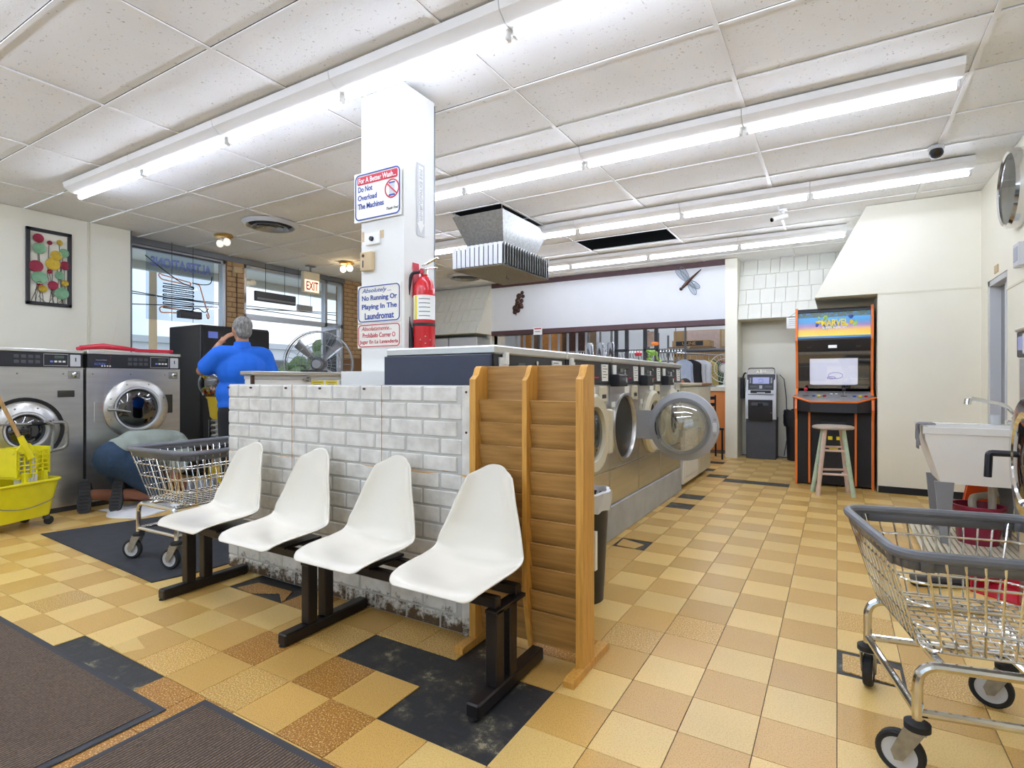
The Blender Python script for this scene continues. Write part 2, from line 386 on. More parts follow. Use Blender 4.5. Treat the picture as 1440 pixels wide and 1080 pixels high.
        for j in range(nv-2): fs += [(j*nu+i, j*nu+(i+1) % nu, (j+1)*nu+(i+1) % nu, (j+1)*nu+i) for i in range(nu)]
        t, b = len(vs)-2, len(vs)-1
        fs += [(t, (i+1) % nu, i) for i in range(nu)]; fs += [(b, (nv-2)*nu+i, (nv-2)*nu+(i+1) % nu) for i in range(nu)]
        return s.add(vs, fs, mi)
    def cap(s, p0, p1, r0, r1=None, n=14):
        r1 = r0 if r1 is None else r1
        s.cyl(p0, p1, r0, r1, n, False); s.ell(p0, r0, nu=n, nv=8); s.ell(p1, r1, nu=n, nv=8); return s
    def xf(s, mt):
        s.v = [tuple(mt @ Vector(p)) for p in s.v]; return s
    def mesh(s, name, mats, angle=35):
        me = bpy.data.meshes.new(name); me.from_pydata(s.v, [], s.f)
        bm = bmesh.new(); bm.from_mesh(me); bmesh.ops.recalc_face_normals(bm, faces=bm.faces); bm.to_mesh(me); bm.free()
        for m in (mats if isinstance(mats, (list, tuple)) else [mats]): me.materials.append(MATS[m])
        if any(s.mi): me.polygons.foreach_set('material_index', s.mi)
        me.polygons.foreach_set('use_smooth', [True]*len(me.polygons)); me.set_sharp_from_angle(angle=R(angle)); me.update()
        return me
    def build(s, name, mats, parent=None, label=None, angle=35, loc=None, rot=None):
        o = bpy.data.objects.new(name, s.mesh(name, mats, angle)); C.objects.link(o)
        if parent: o.parent = parent
        if loc: o.location = loc
        if rot: o.rotation_euler = rot
        if label: o['label'] = label
        return o
def inst(name, me, parent=None, loc=(0, 0, 0), rot=None, scale=None):
    o = bpy.data.objects.new(name, me); C.objects.link(o); o.location = loc
    if rot: o.rotation_euler = rot
    if scale: o.scale = scale
    if parent: o.parent = parent
    return o
def thing(name, label, cat, loc=(0, 0, 0), rz=0, group=None):
    o = bpy.data.objects.new(name, None); C.objects.link(o); o.location = loc; o.rotation_euler = (0, 0, rz); o.empty_display_size = .1
    o['label'] = label; o['category'] = cat
    if group: o['group'] = group
    return o
def tag(o, label, cat, group=None):
    o['label'] = label; o['category'] = cat
    if group: o['group'] = group
    return o
def struct(o, label=None):
    o['kind'] = 'structure'
    if label: o['label'] = label
    return o
def box(name, mt, parent, x0, x1, y0, y1, z0, z1, b=.004, label=None): return M().box(x0, x1, y0, y1, z0, z1, b).build(name, mt, parent, label)
def copy_tree(o, parent=None):
    c = o.copy(); C.objects.link(c)
    if parent: c.parent = parent
    for ch in o.children: copy_tree(ch, c)
    return c
def fillet(pts, rad, seg=5, closed=False):
    P = [Vector(p) for p in pts]; out = []; k = len(P)
    for i in range(k):
        if not closed and i in (0, k-1): out.append(P[i]); continue
        a, b, c = P[i-1], P[i], P[(i+1) % k]
        d1, d2 = (a-b), (c-b); r = min(rad, d1.length*.49, d2.length*.49)
        p, q = b+d1.normalized()*r, b+d2.normalized()*r
        for j in range(seg+1):
            t = j/seg; out.append(p*(1-t)**2+b*2*t*(1-t)+q*t*t)
    return out
def text(s, width, mt, parent, loc, rot, height=None, shear=0, bold=0, name='lettering', align='CENTER', label=None, mirror=False, outline=0):
    cu = bpy.data.curves.new('t', 'FONT'); cu.body = s; cu.size = 1; cu.align_x = align; cu.align_y = 'CENTER'; cu.shear = shear; cu.offset = bold; cu.extrude = 0 if outline else .01; cu.resolution_u = 3
    if outline: cu.fill_mode = 'NONE'; cu.bevel_depth = outline; cu.bevel_resolution = 1
    o = bpy.data.objects.new('t', cu); C.objects.link(o)
    dg = bpy.context.evaluated_depsgraph_get(); me = bpy.data.meshes.new_from_object(o.evaluated_get(dg)); bpy.data.objects.remove(o); bpy.data.curves.remove(cu)
    xs = [v.co.x for v in me.vertices]; ys = [v.co.y for v in me.vertices]
    sx = width/(max(xs)-min(xs)); sy = height/(max(ys)-min(ys)) if height else sx
    my = (max(ys)+min(ys))/2
    for v in me.vertices: v.co.x *= sx*(-1 if mirror else 1); v.co.y = (v.co.y-my)*sy; v.co.z *= (sx if outline else .06)
    me.materials.clear(); me.materials.append(MATS[mt]); me.name = name
    ob = bpy.data.objects.new(name, me); C.objects.link(ob); ob.location = loc; ob.rotation_euler = rot
    if parent: ob.parent = parent
    if label: ob['label'] = label
    return ob
FY = (PI/2, 0, 0)          # print facing -Y
FX = (PI/2, 0, PI/2)       # print facing +X
def blob(name, prims, mt, parent, voxel=.012, it=6, fac=.5):
    # continuous organic surface: overlapping capsules and ellipsoids fused by a voxel remesh
    m = M()
    for p in prims:
        if p[0] == 'c': m.cap(*p[1:])
        else: m.ell(*p[1:])
    o = m.build(name, mt, parent, angle=180)
    md = o.modifiers.new('fuse', 'REMESH'); md.mode = 'VOXEL'; md.voxel_size = voxel; md.use_smooth_shade = True
    sm = o.modifiers.new('soften', 'SMOOTH'); sm.factor = fac; sm.iterations = it
    return o
# ================================================================== SETTING
CZ = 3.04
TX, TY, Y0 = .2305, .2325, 1.40
def view(p):
    f = Vector((-math.sin(R(30.722)), math.cos(R(30.722)))); r = Vector((math.cos(R(30.722)), math.sin(R(30.722))))
    q = Vector(p[:2]); d = q.dot(f); return d, q.dot(r)/max(d, .01), 1.18/max(d, .01)
# ---- floor
fl = struct(M().box(-7.9, 1.9, -1.2, 14.2, -.06, -.005).build('floor', 'mastic'), 'worn floor of nine inch tan and brown tiles with bare black patches')
missing = {(-8, 1), (-7, 1), (-6, 0), (-6, 1), (-5, 0), (-5, 1), (-6, 2), (-13, -2), (-12, -2), (-11, -2), (-13, 2), (-12, 2),
           (-5, 23), (-4, 23), (-3, 23), (-6, 24), (-6, 18), (-6, 16), (-7, 29), (-7, 26), (0, 5), (-6, 10)}
tm = [M().box(.0012, TX-.0012, .0012, TY-.0012, -.0045, 0, .0008).mesh('floor_tile', m) for m in ('tile_light', 'tile_mid', 'tile_speck', 'tile_speck_light')]
cells = []
rnd = random.Random(3)
for k in range(-34, 8):
    for j in range(-9, 34):
        x, y = k*TX, Y0+j*TY
        if (k, j) in missing or y > 9.3 or x > 1.7: continue
        near = -2.75 < x < -1.0 and .7 < y < 2.1
        q = rnd.random()
        if near: t = 2 if q < .38 else (3 if q < .6 else ((k+j) % 2))
        else: t = (k+j) % 2 if q < .93 else 3
        if j == 5 and k in (0, 1): t = 3
        d, u, v = view((x+TX/2, y+TY/2))
        vis = d > .8 and abs(u) < 1.0 and v < .78
        cells.append((d if vis else 99+abs(d), k, j, t, x, y))
cells.sort()
far = M()
for i, (d, k, j, t, x, y) in enumerate(cells):
    if i < 300: inst('floor_tile', tm[t], fl, (x, y, 0))
    else: far.box(x+.0012, x+TX-.0012, y+.0012, y+TY-.0012, -.0045, 0, 0, t)
o = far.build('floor_tile_field', ['tile_light', 'tile_mid', 'tile_speck', 'tile_speck_light'], fl); o['kind'] = 'stuff'
# broken tile pieces lying in bare patches
def shard(pts, mt): M().prism(pts, 'z', -.0045, .0005).build('broken_tile', mt, fl)
shard([(-2.98, 1.20), (-2.66, 1.17), (-2.62, 1.245), (-2.86, 1.30)], 'tile_light')
shard([(-1.36, 3.76), (-1.22, 3.74), (-1.19, 3.86), (-1.37, 3.93)], 'tile_mid')
shard([(.02, 2.60), (.09, 2.59), (.10, 2.76), (.02, 2.76)], 'tile_speck_light')
shard([(.12, 2.59), (.22, 2.58), (.22, 2.72), (.13, 2.74)], 'tile_speck_light')
shard([(-2.94, 1.88), (-2.80, 1.87), (-2.66, 1.95), (-2.55, 1.88), (-2.55, 1.90), (-2.62, 2.0), (-2.90, 1.99)], 'tile_speck')
shard([(-1.2, 1.90), (-1.155, 1.89), (-1.155, 2.09), (-1.23, 2.09)], 'tile_mid')
# ---- ceiling
ce = struct(M().box(-7.9, 1.9, -2.6, 9.5, 3.42, 3.5).build('ceiling', 'plenum'), 'suspended ceiling of white fissured tiles in a thin metal grid')
ctm = M().box(.012, 1.228, .012, .6055, 0, .014, .002).mesh('ceiling_tile', 'ceiling_tile')
GX = [.695-1.24*i for i in range(-1, 8)]; GY = [1.78+.6175*j for j in range(-7, 14)]
crn = random.Random(11)
hole = (-3.025, 6.72)
for x in GX[1:]:
    for y in GY[:-1]:
        if abs(x+3.025) < .02 and abs(y-6.72) < .02: continue
        if y > 9.2: continue
        if abs(x+4.265) < .02 and 4.7 < y < 6.0:
            M().box(.012, .56, .012, .6055, 0, .014, .002).build('ceiling_tile', 'ceiling_tile', ce, loc=(x, y, CZ+.006)); continue
        inst('ceiling_tile', ctm, ce, (x, y, CZ+.006), (R(crn.uniform(-.06, .06)), R(crn.uniform(-.04, .04)), 0))
g = M()
for x in GX[1:]: g.box(x-.013, x+.013, GY[0], 9.3, CZ-.004, CZ+.004)
for y in GY:
    if y < 9.3:
        g.box(GX[-1], 1.9, y-.011, y+.011, CZ-.003, CZ+.0035)
g.build('ceiling_grid', 'grid_white', ce)
# dark joists showing in the open bay
for i in range(3): box('joist', 'plenum', ce, -3.2, -1.6, 6.78+.2*i, 6.84+.2*i, 3.2, 3.4, 0)
# ---- walls
def wall(name, mt, *bs, label=None):
    m = M()
    for q in bs: m.box(*q)
    return struct(m.build(name, mt), label)
wl = wall('wall_left', 'wall_cream', (-7.75, -7.55, -2.6, 3.42, 0, CZ), label='glossy cream panelled wall behind the left machines')
box('panel_strip', 'seam', wl, -7.553, -7.543, 2.965, 2.99, 1.4, CZ, .002)
box('end_cap', 'alu_dark', wl, -7.76, -7.54, 3.42, 3.435, 0, CZ, .002)
# storefront wall: header, sill wall, piers with bricks
wf = wall('wall_front', 'mortar_tan', (-8.02, -7.82, 4.83, 5.11, 0, CZ), (-8.02, -7.82, 7.08, 9.4, 0, CZ), (-8.02, -7.84, 3.3, 3.52, 0, CZ), (-8.02, -7.86, 3.4, 4.85, 0, .35), label='storefront wall with tan brick piers between windows')
BH = .0762
def bricks(parent, me_full, me_half, rows, place):
    for r_ in range(rows):
        for me, loc in place(r_, me_full, me_half): inst('brick', me, parent, loc)
mt_ = 'brick_tan'
bf = M().box(-.012, 0, 0, .135, 0, BH-.012, .003).mesh('brick', mt_); bl_ = M().box(-.012, 0, 0, .195, 0, BH-.012, .003).mesh('brick', mt_); bs_ = M().box(-.012, 0, 0, .07, 0, BH-.012, .003).mesh('brick', mt_)
for r_ in range(21, 40):
    z = r_*BH
    if r_ % 2: seq = [(4.835, bf), (4.98, bf)]; seq2 = [(7.085, bl_), (7.29, bl_)]
    else: seq = [(4.835, bs_), (4.915, bl_)]; seq2 = [(7.085, bs_), (7.165, bl_), (7.37, bf)]
    for y, me in seq+seq2: inst('brick', me, wf, (-7.808, y, z))
# side of the pier facing the window reveal
bsd = M().box(-.17, -.01, -.012, 0, 0, BH-.012, .003).mesh('brick', mt_)
for r_ in range(21, 40): inst('brick', bsd, wf, (-7.82, 4.83, r_*BH)); inst('brick', bsd, wf, (-7.82, 7.08, r_*BH))
def window(name, y0, y1, z0, z1, x=-7.88, label=None, extra=()):
    m = M(); t = .05
    m.box(x-.05, x+.05, y0, y0+t, z0, z1, .004).box(x-.05, x+.05, y1-t, y1, z0, z1, .004).box(x-.05, x+.05, y0, y1, z1-t, z1, .004).box(x-.05, x+.05, y0, y1, z0, z0+t, .004)
    for q in extra: m.box(*q)
    o = struct(m.build(name, 'alu'), label)
    box('pane', 'glass', o, x-.004, x+.004, y0+t, y1-t, z0+t, z1-t, 0)
    return o
window('window_1', 3.52, 4.83, .35, 2.96, label='plate glass shop window in an aluminium frame')
w2 = window('window_2', 5.11, 7.08, 0, 2.96, label='glazed shop entrance with transom light in aluminium frame', extra=((-7.93, -7.83, 5.11, 7.08, 2.13, 2.21, .004), (-7.93, -7.83, 6.66, 6.72, 0, 2.96, .004)))
for o in w2.children: bpy.data.objects.remove(o)
box('pane', 'glass', w2, -7.884, -7.876, 5.16, 6.66, 2.21, 2.91, 0); box('pane', 'glass', w2, -7.884, -7.876, 6.72, 7.03, .05, 2.91, 0)
box('blind_rail', 'dark_grey', bpy.data.objects['window_1'], -7.84, -7.80, 3.56, 4.74, 2.90, 2.925, .004)
header = struct(M().box(-8.02, -7.80, 3.4, 7.1, 2.96, CZ).build('trim_1', 'alu_dark'))
# entrance door, two leaves standing open
def leaf(name, hinge, ang, wd, label):
    o = struct(M().box(0, wd, -.022, .022, .02, .12, .003).box(0, wd, -.022, .022, 2.04, 2.12, .003).box(0, .07, -.022, .022, .02, 2.12, .003).box(wd-.07, wd, -.022, .022, .02, 2.12, .003).build(name, 'alu'), label)
    box('pane', 'glass', o, .07, wd-.07, -.004, .004, .12, 2.04, 0)
    M().tube(fillet([(wd-.09, -.02, .95), (wd-.09, -.07, .95), (wd-.09, -.07, 1.25), (wd-.09, -.02, 1.25)], .03), .011).build('pull_handle', 'steel', o)
    o.location = hinge; o.rotation_euler = (0, 0, ang); return o
leaf('door_1', (-7.86, 6.63, 0), R(-18), .72, 'aluminium framed glass entrance door leaf swung into the shop')
leaf('door_2', (-7.94, 5.20, 0), R(170), .72, 'aluminium framed glass entrance door leaf swung outward')
# back of the shop: bulkhead over the pass-through
wb = wall('wall_back', 'white_board', (-5.74, -1.475, 8.90, 9.06, 2.06, CZ), label='white bulkhead with brown edging above the opening to the back room')
struct(box('trim_2', 'brown_trim', None, -5.74, -1.475, 8.88, 8.9, 2.955, CZ, .002)); struct(box('trim_3', 'brown_trim', None, -5.74, -1.475, 8.875, 9.08, 2.04, 2.125, .002))
wall('wall_post', 'cream_end', (-1.475, -1.30, 8.88, 9.40, 0, CZ), label='cream square post beside the cash machine')
wall('wall_niche', 'cream_end', (-1.30, .40, 9.40, 9.5, 0, CZ), label='cream wall behind cash machine and arcade cabinet')
wall('wall_dryers', 'light_grey', (-7.9, -5.74, 8.98, 9.1, 0, 2.6))
wall('wall_jamb', 'cream_end', (-5.86, -5.74, 8.9, 9.4, 0, 2.06))
# shingled mansards
def mansard(name, x0, x1, yb, zb, yt, zt, rows, wd, label, endcap=True):
    o = struct(M().prism([(yb, zb), (yt, zt), (yt+.03, zt), (yt+.03, zb)], 'x', x0, x1).build(name, 'cream_end'), label)
    L = math.hypot(yt-yb, zt-zb); a = math.atan2(yt-yb, zt-zb)
    rr = random.Random(len(name)); hgt = L/rows
    for r_ in range(rows):
        x = x0 - (wd*.5 if r_ % 2 else 0)
        while x < x1-.01:
            ww = wd*rr.uniform(.75, 1.25); xa, xb = max(x, x0), min(x+ww, x1)
            if xb-xa > .02:
                s = M().box(xa+.003, xb-.003, -.018+rr.uniform(-.003, .003), 0, 0, hgt+.02, .002).build('shingle', 'shingle', o)
                s.location = (0, yb+math.sin(a)*hgt*r_-.012, zb+math.cos(a)*hgt*r_); s.rotation_euler = (-a+R(-2.6), 0, 0)
            x += ww
    return o
mansard('wall_mansard', -7.85, -5.74, 8.40, 2.06, 8.88, 2.99, 4, .145, 'white painted shingle hood sloping over the back dryers')
mansard('wall_shingles', -1.30, .16, 8.93, 2.10, 9.24, 3.03, 4, .165, 'cream painted shingle hood above the cash machine niche')
# end wall with flared top
we = struct(M().prism([(.37, 0), (.37, 2.1), (-.215, 2.1), (.27, CZ), (1.215, CZ), (1.215, 0)], 'y', 6.95, 7.02).box(.37, 1.5, 7.02, 9.5, 0, CZ).build('wall_end', 'cream_end'), 'cream end wall with flared hood over the arcade cabinet')
M().prism([(-.215, 2.1), (.27, CZ), (.37, CZ), (.37, 2.1)], 'y', 7.02, 8.95).build('hood', 'cream_end', we)
box('panel_strip', 'seam', we, .372, 1.215, 6.944, 6.95, 2.085, 2.105, .001)
struct(box('baseboard_end', 'black_matte', None, .375, 1.2, 6.935, 6.95, 0, .07, .002))
# right wall with doorway
wr = wall('wall_right', 'cream_end', (1.215, 1.35, 6.69, 6.95, 0, CZ), (1.215, 1.35, 6.0, 6.69, 2.1, CZ), (1.215, 1.35, 4.95, 6.0, 0, CZ), (1.35, 1.75, 4.95, 5.05, 0, CZ), (1.75, 1.9, -2.6, 4.95, 0, CZ), label='cream right wall with recessed grey doorway')
box('panel_strip', 'seam', wr, 1.209, 1.215, 5.05, 6.0, 1.93, 1.95, .001)
d3 = struct(M().box(1.22, 1.34, 6.63, 6.69, 0, 2.1, .003).box(1.22, 1.34, 6.0, 6.05, 0, 2.1, .003).box(1.22, 1.34, 6.0, 6.69, 2.05, 2.1, .003).build('door_3', 'light_grey'), 'recessed grey doorway in the right wall')
box('door_slab', 'grey_paint', d3, 1.30, 1.335, 6.05, 6.63, .01, 2.05, .003); box('door_edge', 'light_grey', d3, 1.27, 1.30, 6.30, 6.36, .01, 2.05, .003)
box('room_plate', 'beige_plastic', wr, 1.205, 1.215, 6.28, 6.40, 2.13, 2.2, .003)
wall('wall_rear', 'wall_cream', (-7.9, 1.9, -2.75, -2.6, 0, .5), (-7.9, 1.9, -2.75, -2.6, 2.8, CZ), (-7.9, -7.4, -2.75, -2.6, .5, 2.8), (1.4, 1.9, -2.75, -2.6, .5, 2.8), label='wall behind the viewer with windows added to let in daylight')
for i in range(4):  # windows out of view, added to fill the shop with daylight
    m = M(); a, b_ = -7.4+2.2*i, -7.4+2.2*(i+1)
    m.box(a, a+.05, -2.70, -2.64, .5, 2.8).box(b_-.05, b_, -2.70, -2.64, .5, 2.8).box(a, b_, -2.70, -2.64, .5, .55).box(a, b_, -2.70, -2.64, 2.75, 2.8)
    o = struct(m.build(f'window_{i+3}', 'alu')); box('pane', 'glass', o, a+.05, b_-.05, -2.674, -2.666, .55, 2.75, 0)
struct(M().box(-7.9, 1.9, -2.6, -1.2, -.06, 0).build('floor_rear', 'tile_mid'))
# ---- column
co = wall('wall_column', 'white_paint', (-2.65, -2.285, 2.55, 2.84, 0, CZ-.03), label='square white column behind the brick half wall')
box('corner_bead', 'alu_dark', co, -2.289, -2.281, 2.838, 2.846, 1.3, CZ-.05, .001)
box('bare_patch', 'beige_plastic', co, -2.64, -2.30, 2.547, 2.551, CZ-.10, CZ-.035, .001)
box('bare_patch', 'beige_plastic', co, -2.645, -2.625, 2.548, 2.551, 2.075, 2.14, .001); box('bare_patch', 'beige_plastic', co, -2.49, -2.455, 2.548, 2.551, 2.08, 2.13, .001)
wall('wall_boxed_base', 'white_paint', (-2.75, -2.13, 2.47, 2.545, 0, 1.238), label='white boxed base in front of the column')
# ---- brick half wall
HX0, HX1, HYF, HZ = -3.32, -1.435, 2.06, 1.156
hw = struct(M().box(HX0, HX1, HYF+.008, HYF+.1, 0, HZ, .004).build('wall_half', 'mortar_grey'), 'white painted brick half wall behind the row of seats')
rows = 14; rh = HZ/rows; wb_ = .212
bkm = {}
for r_ in range(rows):
    x = HX0+.004 - (wb_*.5 if r_ % 2 else 0)
    while x < HX1-.07:
        xa, xb = max(x, HX0+.003), min(x+wb_-.012, HX1-.062)
        if xb-xa > .02:
            key = round(xb-xa, 3)
            if key not in bkm: bkm[key] = M().box(0, xb-xa, -.006, .006, .0, rh-.011, .004).mesh('brick', 'brick_white')
            inst('brick', bkm[key], hw, (xa, HYF+.008, r_*rh+.006))
        x += wb_
box('corner_board', 'brick_white', hw, HX1-.056, HX1, HYF-.006, HYF+.012, .0, HZ, .003)
for x in (HX0+.62, HX0+1.32): box('panel_joint', 'wood_plain', hw, x-.0015, x+.0015, HYF+.0005, HYF+.004, .62, HZ, 0)
for i, (x, z) in enumerate([(HX0+.01, HZ-.02), (HX0+.24, HZ-.02), (HX0+.57, HZ-.02), (HX0+.86, HZ-.02), (HX0+1.2, HZ-.02), (HX1-.03, HZ-.03), (HX1-.03, .94), (HX1-.03, .7)]):
    M().cyl((x, HYF-.008, z), (x, HYF+.003, z), .006, n=10).build('screw_head', 'bronze', hw)
# ---- back room
wall('wall_backroom', 'white_paint', (-7.9, 3.5, 14.0, 14.2, 0, 3.3), (-7.9, -7.75, 9.4, 14, 0, 3.3), (.6, .7, 9.5, 14, 0, 3.3))
struct(M().box(-7.9, 3.5, 9.06, 14.2, 3.2, 3.3).build('ceiling_backroom', 'grid_white'))
# ---- outside: parking lot, canopy, far shop
struct(M().box(-60, -8.02, -40, 50, -.2, -.1).box(-8.02, 30, -40, -2.75, -.2, -.1).build('ground', 'pale_ground'))  # second slab is unseen, added to bounce daylight in through the rear windows
cp = struct(M().box(-9.0, -8.05, -2, 12, 2.98, 3.1, .01).box(-9.1, -9.0, -2, 12, 2.86, 3.12, .01).build('trim_canopy', 'white_paint'), 'white canopy fascia outside the shop windows')

# ================================================================== LIGHT FITTINGS
def fixture(x0, ln, y, label, group, z=CZ):
    t = thing('fluorescent_light', label, 'ceiling light', (x0, y, z), 0, group)
    M().prism([(-.11, -.006), (-.10, -.05), (-.045, -.088), (.06, -.088), (.085, -.05), (.09, -.006)], 'x', 0, ln-.004).build('housing', 'grid_white', t)
    M().cyl((.035, .02, -.115), (ln-.035, .02, -.115), .019, n=12).build('tube', 'tube_light', t)
    for x in (.012, ln-.034): M().box(x, x+.02, .0, .04, -.137, -.086, .004).build('socket', 'white_plastic', t)
ord_ = ['first', 'second', 'third', 'fourth', 'fifth', 'sixth']
for i in range(6): fixture(-6.23+1.204*i, 1.204, 2.36, f'added white fluorescent tube light, {ord_[i]} from the windows in the row crossing the column', 'light row in front of the column')
for i in range(4): fixture(-4.154+1.198*i, 1.198, 4.11, f'added white fluorescent tube light, {ord_[i]} from the column in the row over the washers', 'light row over the washers')
for i in range(5): fixture(-5.02+1.201*i, 1.201, 5.91, f'added white fluorescent tube light, {ord_[i]} from the left in the row meeting the end wall', 'light row by the end wall')
for i in range(4): fixture(-4.73+1.209*i, 1.209, 7.69, f'added white fluorescent tube light, {ord_[i]} from the left in the row nearest the bulkhead', 'light row by the bulkhead')
for r_, yy in enumerate((.60, -1.2)):  # rows out of view, added to brighten the seats and the left side
    for i in range(6): fixture(-7.0+1.235*i, 1.235, yy, f'added white fluorescent tube light, {ord_[i]} from the windows in the {("row above the viewer", "row behind the viewer")[r_]}', 'added light rows out of view')
for r_, yy in enumerate((9.9, 12.4)):  # fixtures hidden by the bulkhead, added to brighten the back room
    for i in range(4): fixture(-5.9+1.5*i, 1.35, yy, f'added fluorescent tube light in the {("front", "rear")[r_]} of the back room, {ord_[i]} from the left', 'added back room lights', 3.2)
# ================================================================== WASHING MACHINES
def plate_hole(m, w, z0, z1, cx, cz, r, y0, y1, n=40):
    angs = sorted(set([2*PI*i/n for i in range(n)] + [math.atan2(zz-cz, xx-cx) % (2*PI) for xx in (-w/2, w/2) for zz in (z0, z1)]))
    def edge(a):
        c, s = math.cos(a), math.sin(a); t = 1e9
        if abs(c) > 1e-9: t = min(t, ((w/2 if c > 0 else -w/2)-cx)/c)
        if abs(s) > 1e-9: t = min(t, ((z1 if s > 0 else z0)-cz)/s)
        return cx+t*c, cz+t*s
    k = len(angs); vs = []
    for y in (y0, y1):
        for a in angs: vs.append((cx+r*math.cos(a), y, cz+r*math.sin(a)))
        for a in angs: ex, ez = edge(a); vs.append((ex, y, ez))
    fs = []
    for i in range(k):
        j = (i+1) % k
        fs += [(i, j, k+j, k+i), (2*k+i, 2*k+j, 3*k+j, 3*k+i), (i, j, 2*k+j, 2*k+i), (k+i, k+j, 3*k+j, 3*k+i)]
    m.add(vs, fs)
def drum(parent, c, r, depth):
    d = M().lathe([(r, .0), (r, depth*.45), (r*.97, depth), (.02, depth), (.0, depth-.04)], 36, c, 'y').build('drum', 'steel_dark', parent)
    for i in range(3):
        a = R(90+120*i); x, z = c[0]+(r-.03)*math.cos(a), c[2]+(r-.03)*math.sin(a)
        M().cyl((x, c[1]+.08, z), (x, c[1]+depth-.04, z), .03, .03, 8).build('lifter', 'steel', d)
def row_washer(y0, y1, label, door='closed', tape=None):
    w = y1-y0-.008; cx = 0.0; cz = .565; r = min(.262, w/2-.06)
    t = thing('washing_machine', label, 'washer', (-1.445, (y0+y1)/2, .25), PI/2, 'steel washers on the concrete plinth')
    D = .70
    m = M(); m.box(-w/2, -w/2+.012, .012, D, 0, .90).box(w/2-.012, w/2, .012, D, 0, .90).box(-w/2, w/2, D-.012, D, 0, .90); plate_hole(m, w, .272, .90, cx, cz, r, 0, .012)
    m.build('cabinet', 'steel', t)
    box('lower_panel', 'steel', t, -w/2+.002, w/2-.002, -.002, .012, .005, .262, .003); box('panel_trim', 'chrome', t, -w/2, w/2, -.006, .004, .262, .272, .002)
    co = M().prism([(-.012, .905), (-.004, 1.06), (D, 1.06), (D, .905)], 'x', -w/2+.004, w/2-.004).build('console', ['black_plastic'], t)
    M().box(-w/2, w/2, -.018, D, 1.06, 1.104, .008).build('top', 'steel_top', t)
    drum(t, (cx, .02, cz), r-.012, .5)
    # console print and controls
    yf = -.0105
    M().box(-w*.44, -w*.34, yf-.004, yf+.006, .975, 1.045, .001).build('price_card', 'label_white', co)
    M().box(w*.27, w*.42, yf-.004, yf+.006, .925, 1.045, .001).build('instruction_card', 'label_white', co)
    cd_ = co.children[-1]
    for q in range(5): box('printed_line', 'ink_black', cd_, w*.285, w*(.36+.04*(q % 2)), yf-.0055, yf-.003, 1.03-.02*q, 1.034-.02*q, 0)
    box('display', 'lcd', co, -w*.22, -w*.13, yf-.004, yf+.004, .995, 1.02, .002)
    for q in range(3): M().cyl((-w*.06, yf-.008, .965+.02*q), (-w*.06, yf, .965+.02*q), .008, n=10).build('button', 'light_grey', co)
    M().cyl((w*.02, yf-.012, 1.025), (w*.02, yf, 1.025), .012, n=14).build('start_button', 'chrome', co)
    box('brand_bar', 'ink_red', co, w*.08, w*.19, yf-.003, yf+.004, .945, .955, 0)
    cb = box('coin_box', 'black_plastic', co, -w*.48, -w*.2, -.07, 0, .885, .975, .006)
    M().cyl((-w*.27, -.078, .93), (-w*.27, -.068, .93), .02, n=16).build('lock', 'chrome', cb)
    # stickers and soap hatch
    box('care_sticker', 'label_white', t, -w*.02, w*.14, -.003, .002, .83, .885, 0); box('small_sticker', 'label_white', t, -w*.44, -w*.34, -.003, .002, .73, .77, 0)
    sp = box('soap_hatch', 'cream_plastic', t, w*.22, w*.42, -.014, .006, .77, .89, .008); box('finger_pull', 'steel_dark', sp, w*.27, w*.37, -.017, -.01, .80, .83, .004)
    if door == 'closed':
        d = M().ring([(r+.012, -.002), (r+.016, -.03), (r-.01, -.055), (r-.075, -.05), (r-.085, -.015), (r-.085, -.002)], 40, (cx, 0, cz), 'y').build('door', 'cream_plastic', t)
        M().lathe([(r-.083, -.012), (r-.1, -.03), (r*.35, -.042), (0, -.045)], 36, (cx, 0, cz), 'y').build('glass_bowl', 'door_glass', d)
        box('door_handle', 'cream_plastic', d, cx+r-.05, cx+r+.045, -.06, -.012, cz-.16, cz+.16, .01)
    else:
        M().ring([(r+.006, 0), (r+.004, -.012), (r-.012, -.012), (r-.022, .01), (r-.02, .04), (r-.004, .04)], 40, (cx, 0, cz), 'y').build('door_seal', 'steel', t)
        hy = w/2-.03        # hinge side
        d = M().ring([(.272, -.02), (.277, 0), (.272, .02), (.225, .026), (.205, .012), (.205, -.02)], 44, (0, 0, 0), 'y').build('door', 'door_grey', t)
        d.location = (hy-.03, -.385, cz); d.rotation_euler = (0, 0, PI/2)
        # after the turn the leaf stands at right angles to the cabinet; local -x points back to the hinge
        M().ring([(.268, -.024), (.272, -.03), (.222, -.032), (.214, -.024)], 44, (0, 0, 0), 'y').build('door_rim', 'chrome', d)
        M().lathe([(.206, .01), (.2, .05), (.19, .14), (.14, .17), (0, .18)], 40, (0, 0, 0), 'y').build('glass_bowl', 'door_glass_clear', d)
        M().ring([(.206, -.005), (.206, .012), (.196, .012), (.196, -.005)], 40, (0, 0, 0), 'y').build('gasket', 'light_grey', d)
        hp = box('hinge_plate', 'door_grey', d, .20, .385, -.012, .006, -.12, .12, .004)
        for q in range(4): M().cyl((.388, 0, -.10+.055*q), (.388, 0, -.055+.055*q), .008, n=8).build('hinge_knuckle', 'zinc', hp)
        lt = box('latch', 'light_grey', d, -.262, -.232, .018, .032, -.035, .035, .004)
        for z in (-.06, .06): M().cyl((-.247, .018, z), (-.247, .03, z), .011, n=10).build('latch_screw', 'zinc', lt)
    if tape: box('price_tag', 'label_white', co, tape-.03, tape+.0, -.03, -.008, 1.01, 1.07, .001)
    return t
row_washer(2.24, 3.07, 'steel front-load washer nearest the camera, half hidden by the wooden rack', tape=-.30)
row_washer(3.07, 3.84, 'steel front-load washer with closed cream door showing just beyond the wooden rack', tape=-.31)
